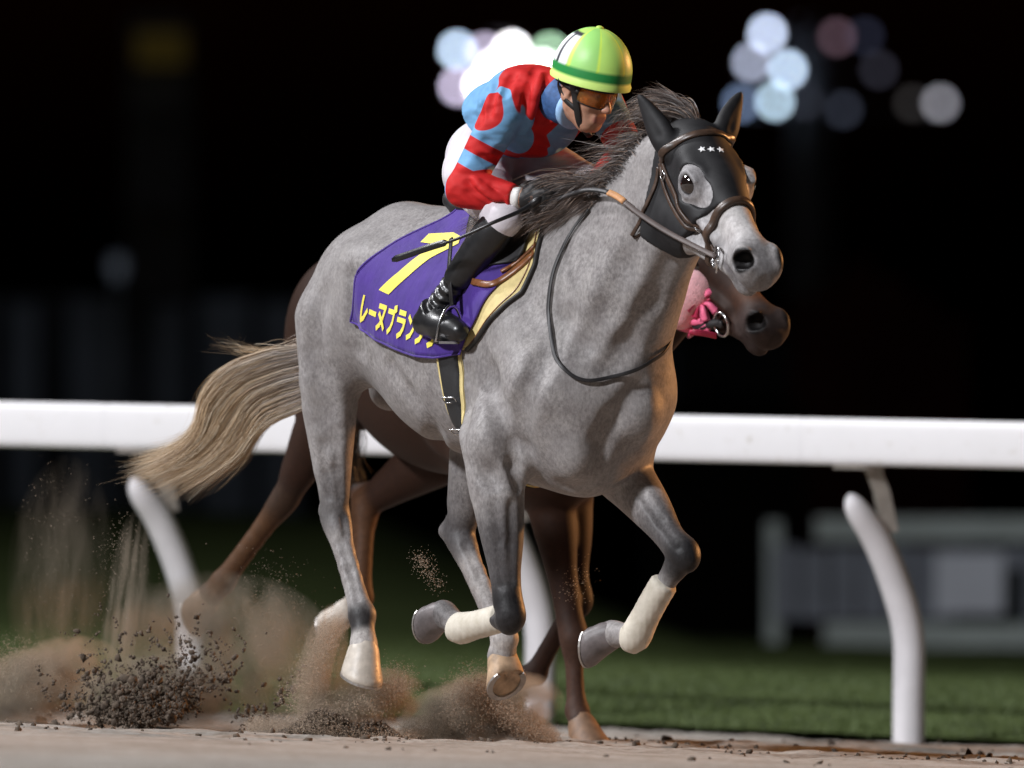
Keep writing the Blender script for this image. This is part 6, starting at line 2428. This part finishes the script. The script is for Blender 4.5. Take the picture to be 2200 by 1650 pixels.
def plume(path, n, r0, r1, Y, dy=0.12, power=1.0):
    """grains spread along a picture-space arc at depth Y, spreading from r0 to r1 px"""
    C = spline([(x, y, 0) for x, y in path], 40)
    t = rng.random(n) ** power
    c = C[(t * (len(C) - 1)).astype(int)]
    r = r0 + (r1 - r0) * t
    x = c[:, 0] + rng.normal(0, 1, n) * r
    y = c[:, 1] + rng.normal(0, 1, n) * r
    Yd = Y + rng.normal(0, dy, n)
    s = (CAM_D + Yd) / CAM_D * KPX
    return np.stack([(x - 1100) * s, Yd, CAM_H + (1330 - y) * s], 1)


SAND_T = np.array([0.42, 0.33, 0.25])
parts = [
    # (path, count, start r, end r, depth, power)
    ([(430, 1545), (360, 1480), (300, 1380), (272, 1250), (262, 1130)], 1800, 50, 24, 1.1, 1.0),
    ([(300, 1545), (200, 1440), (150, 1300), (120, 1150), (130, 1000)], 500, 60, 40, 1.3, 1.0),
    ([(480, 1550), (520, 1470), (560, 1380), (590, 1250)], 3000, 70, 45, 1.0, 1.0),
    ([(230, 1548), (120, 1480), (40, 1440), (-60, 1480)], 17000, 22, 34, 1.3, 1.0),
    ([(700, 1560), (650, 1500), (680, 1420), (715, 1345)], 15000, 26, 15, 0.45, 1.1),
    ([(620, 1570), (720, 1530), (830, 1500), (860, 1460)], 17000, 20, 20, 0.40, 1.0),
    ([(860, 1585), (960, 1560), (1000, 1500), (1050, 1480)], 30000, 18, 24, 0.9, 1.0),
    ([(1190, 1592), (1120, 1560), (1060, 1520), (960, 1530)], 26000, 10, 28, 0.8, 1.0),
    ([(945, 1262), (915, 1220), (898, 1195)], 500, 9, 12, 0.1, 1.0),
    ([(1230, 1285), (1250, 1215)], 160, 14, 20, 0.6, 1.0),
    ([(540, 1560), (600, 1560), (760, 1580), (900, 1590)], 12000, 10, 12, 0.35, 1.0),
]
PP, SS, TT = [], [], []
for path, n, r0, r1, Y, pw in parts:
    p = plume(path, n, r0, r1, Y, 0.10, pw)
    PP.append(p)
    SS.append(np.abs(rng.normal(0.0009, 0.0005, n)) + 0.0005)
    TT.append(SAND_T * rng.uniform(0.6, 1.25, (n, 1)))
grains("sand_spray", np.vstack(PP), np.concatenate(SS), np.vstack(TT), "fine sand kicked up in plumes behind the galloping horses")


def clods(name, P, size, label):
    bm = bmesh.new()
    bmesh.ops.create_icosphere(bm, subdivisions=1, radius=1.0)
    base = np.array([v.co[:] for v in bm.verts])
    fc = np.array([[v.index for v in f.verts] for f in bm.faces])
    bm.free()
    n, k = len(P), len(base)
    R = rand_rot(n)
    jit = rng.uniform(0.55, 1.35, (n, k, 1))
    el = rng.uniform(0.45, 1.9, (n, 1, 3))
    V = P[:, None, :] + size[:, None, None] * np.einsum('nij,nkj->nki', R, base[None] * jit * el)
    F = (np.arange(n)[:, None, None] * k + fc[None]).reshape(-1, 3)
    o = mesh_obj(name, V.reshape(-1, 3), F, m_clod, smooth=True)
    return tag(o, label, "sand", kind="stuff")


# clods bursting up on the left: stringy clusters
PP, SS = [], []
for _ in range(760):
    # stringy scraps thrown out along rays from where the hoof dug in
    a_ = math.radians(rng.uniform(48, 172))
    r_ = 12 + abs(rng.normal(0, 1)) * 80 * (0.75 + 0.35 * math.sin(a_))
    cx, cy = 345 + math.cos(a_) * r_ * 1.45, 1562 - math.sin(a_) * r_ * 0.88
    m_ = rng.integers(2, 8)
    Y0 = 0.75 + rng.normal(0, 0.14)
    dr = -a_ + rng.normal(0, 0.5)
    for q in range(m_):
        PP.append(at(cx, cy, Y0 + rng.normal(0, 0.012)))
        SS.append(float(np.clip(math.exp(rng.normal(math.log(0.0034), 0.55)), 0.001, 0.013)))
        dr += rng.normal(0, 0.7)
        cx += math.cos(dr) * 7
        cy += math.sin(dr) * 7
for _ in range(110):      # higher stragglers near the post
    PP.append(at(rng.normal(420, 45), rng.normal(1420, 55), 0.8 + rng.normal(0, 0.1)))
    SS.append(abs(rng.normal(0.004, 0.0016)) + 0.0015)
for _ in range(90):
    t = rng.random()
    PP.append(at(500 + 150 * t + rng.normal(0, 12), 1545 - 100 * t * t + rng.normal(0, 16), 0.7 + rng.normal(0, 0.1)))
    SS.append(abs(rng.normal(0.004, 0.0016)) + 0.0015)
clods("flying_clods", np.array(PP), np.array(SS), "dark damp clods of sand bursting up at the left")
# heap torn up under the near hind hoof
PP, SS = [], []
for _ in range(1500):
    x = rng.uniform(590, 862)
    top_ = 62 * math.exp(-((x - 700) / 75) ** 2) + 30 * math.exp(-((x - 815) / 40) ** 2) + 5
    y = 1592 - rng.random() ** 0.8 * top_ + (x - 720) * 0.03
    PP.append(at(x, y, 0.42 + rng.normal(0, 0.05)))
    SS.append(abs(rng.normal(0.0050, 0.002)) + 0.0015)
clods("torn_clods", np.array(PP), np.array(SS), "low heap of torn up sand under the grey's near hind hoof")
# broken crust lying on the track
PP, SS = [], []
for _ in range(1300):
    x = rng.uniform(-2.4, 2.4)
    y = rng.choice([rng.normal(1.2, 0.7), rng.normal(0.2, 0.6), rng.uniform(-3, 6)])
    if vnoise(np.array([x * 2.3]), np.array([y * 2.3]), 77)[0] < 0.45:
        continue
    z = float(sand_z(np.array([x]), np.array([y]))[0])
    s = abs(rng.normal(0.0045, 0.003)) + 0.0015
    PP.append((x, y, z + 0.2 * s))
    SS.append(s)
clods("track_clods", np.array(PP), np.array(SS), "small clods of sand strewn over the track surface")


# ---- airborne dust: soft clouds of fine sand hanging behind the hooves
def dust_cloud(px, py, Y, rx, ry, rd, rot, dens, col, label):
    me = bpy.data.meshes.new("dust_cloud")
    bm = bmesh.new()
    bmesh.ops.create_icosphere(bm, subdivisions=3, radius=1.0)
    bm.to_mesh(me)
    bm.free()
    o = bpy.data.objects.new("dust_cloud", me)
    COL.objects.link(o)
    s = (CAM_D + Y) / CAM_D * KPX
    o.location = Vector(at(px, py, Y))
    o.scale = (rx * s, rd, ry * s)
    o.rotation_euler = (0, math.radians(rot), 0)
    m = bpy.data.materials.new("dust_volume")
    m.use_nodes = True
    nt = m.node_tree
    nt.nodes.clear()
    out = nt.nodes.new("ShaderNodeOutputMaterial")
    pv = nt.nodes.new("ShaderNodeVolumePrincipled")
    pv.inputs["Color"].default_value = (*col, 1)
    pv.inputs["Anisotropy"].default_value = 0.1
    tc = nt.nodes.new("ShaderNodeTexCoord")
    ln = nt.nodes.new("ShaderNodeVectorMath")
    ln.operation = 'LENGTH'
    nt.links.new(tc.outputs["Object"], ln.inputs[0])
    fall = math_node(nt, 'MAXIMUM', math_node(nt, 'SUBTRACT', 1.0, ln.outputs["Value"]), 0.0)
    fall = math_node(nt, 'POWER', fall, 0.75)
    ns = nt.nodes.new("ShaderNodeTexNoise")
    ns.inputs["Scale"].default_value = 3.2
    ns.inputs["Detail"].default_value = 4
    mp = nt.nodes.new("ShaderNodeMapping")
    mp.inputs["Location"].default_value = (px * 0.013, py * 0.017, 0)
    mp.inputs["Scale"].default_value = (1.2, 1.0, 0.55)
    mp.inputs["Rotation"].default_value = (0, 0.5, 0)
    nt.links.new(tc.outputs["Object"], mp.inputs[0])
    nt.links.new(mp.outputs[0], ns.inputs["Vector"])
    nz = math_node(nt, 'MULTIPLY', math_node(nt, 'MAXIMUM', math_node(nt, 'SUBTRACT', ns.outputs["Fac"], 0.43), 0.0), 7.5)
    nt.links.new(math_node(nt, 'MULTIPLY', math_node(nt, 'MULTIPLY', fall, nz), dens), pv.inputs["Density"])
    nt.links.new(pv.outputs[0], out.inputs["Volume"])
    me.materials.append(m)
    return tag(o, label, "dust", kind="stuff")


DC = (0.60, 0.49, 0.37)
for (px, py, Y, rx, ry, rd, rot, dens, lb) in (
        (470, 1420, 1.15, 270, 200, 0.30, 0, 10.0, "thin tan dust hanging between the rail post and the hind legs"),
        (270, 1330, 1.15, 52, 240, 0.16, 6, 7.0, "narrow upright plume of tan dust at the left"),
        (70, 1480, 1.35, 200, 95, 0.25, -24, 26.0, "low bank of dust sweeping out at the lower left"),
        (690, 1440, 0.5, 55, 150, 0.14, 12, 22.0, "orange lit plume of sand behind the near hind hoof"),
        (780, 1510, 0.48, 140, 75, 0.14, -12, 28.0, "orange lit sand cloud under the near hind hoof"),
        (1030, 1530, 0.95, 190, 85, 0.20, -12, 34.0, "thick brown sand cloud behind the far hind hoof"),
        (1120, 1560, 0.90, 95, 42, 0.14, 24, 34.0, "dense dark tongue of sand beside the middle rail post"),
        (330, 1490, 0.95, 190, 85, 0.2, 0, 22.0, "brown sand cloud round the bursting clods at the left"),
        (130, 1230, 1.4, 120, 260, 0.25, 4, 1.5, "faint veil of dust rising at the left edge")):
    dust_cloud(px, py, Y, rx, ry, rd, rot, dens, DC, lb)
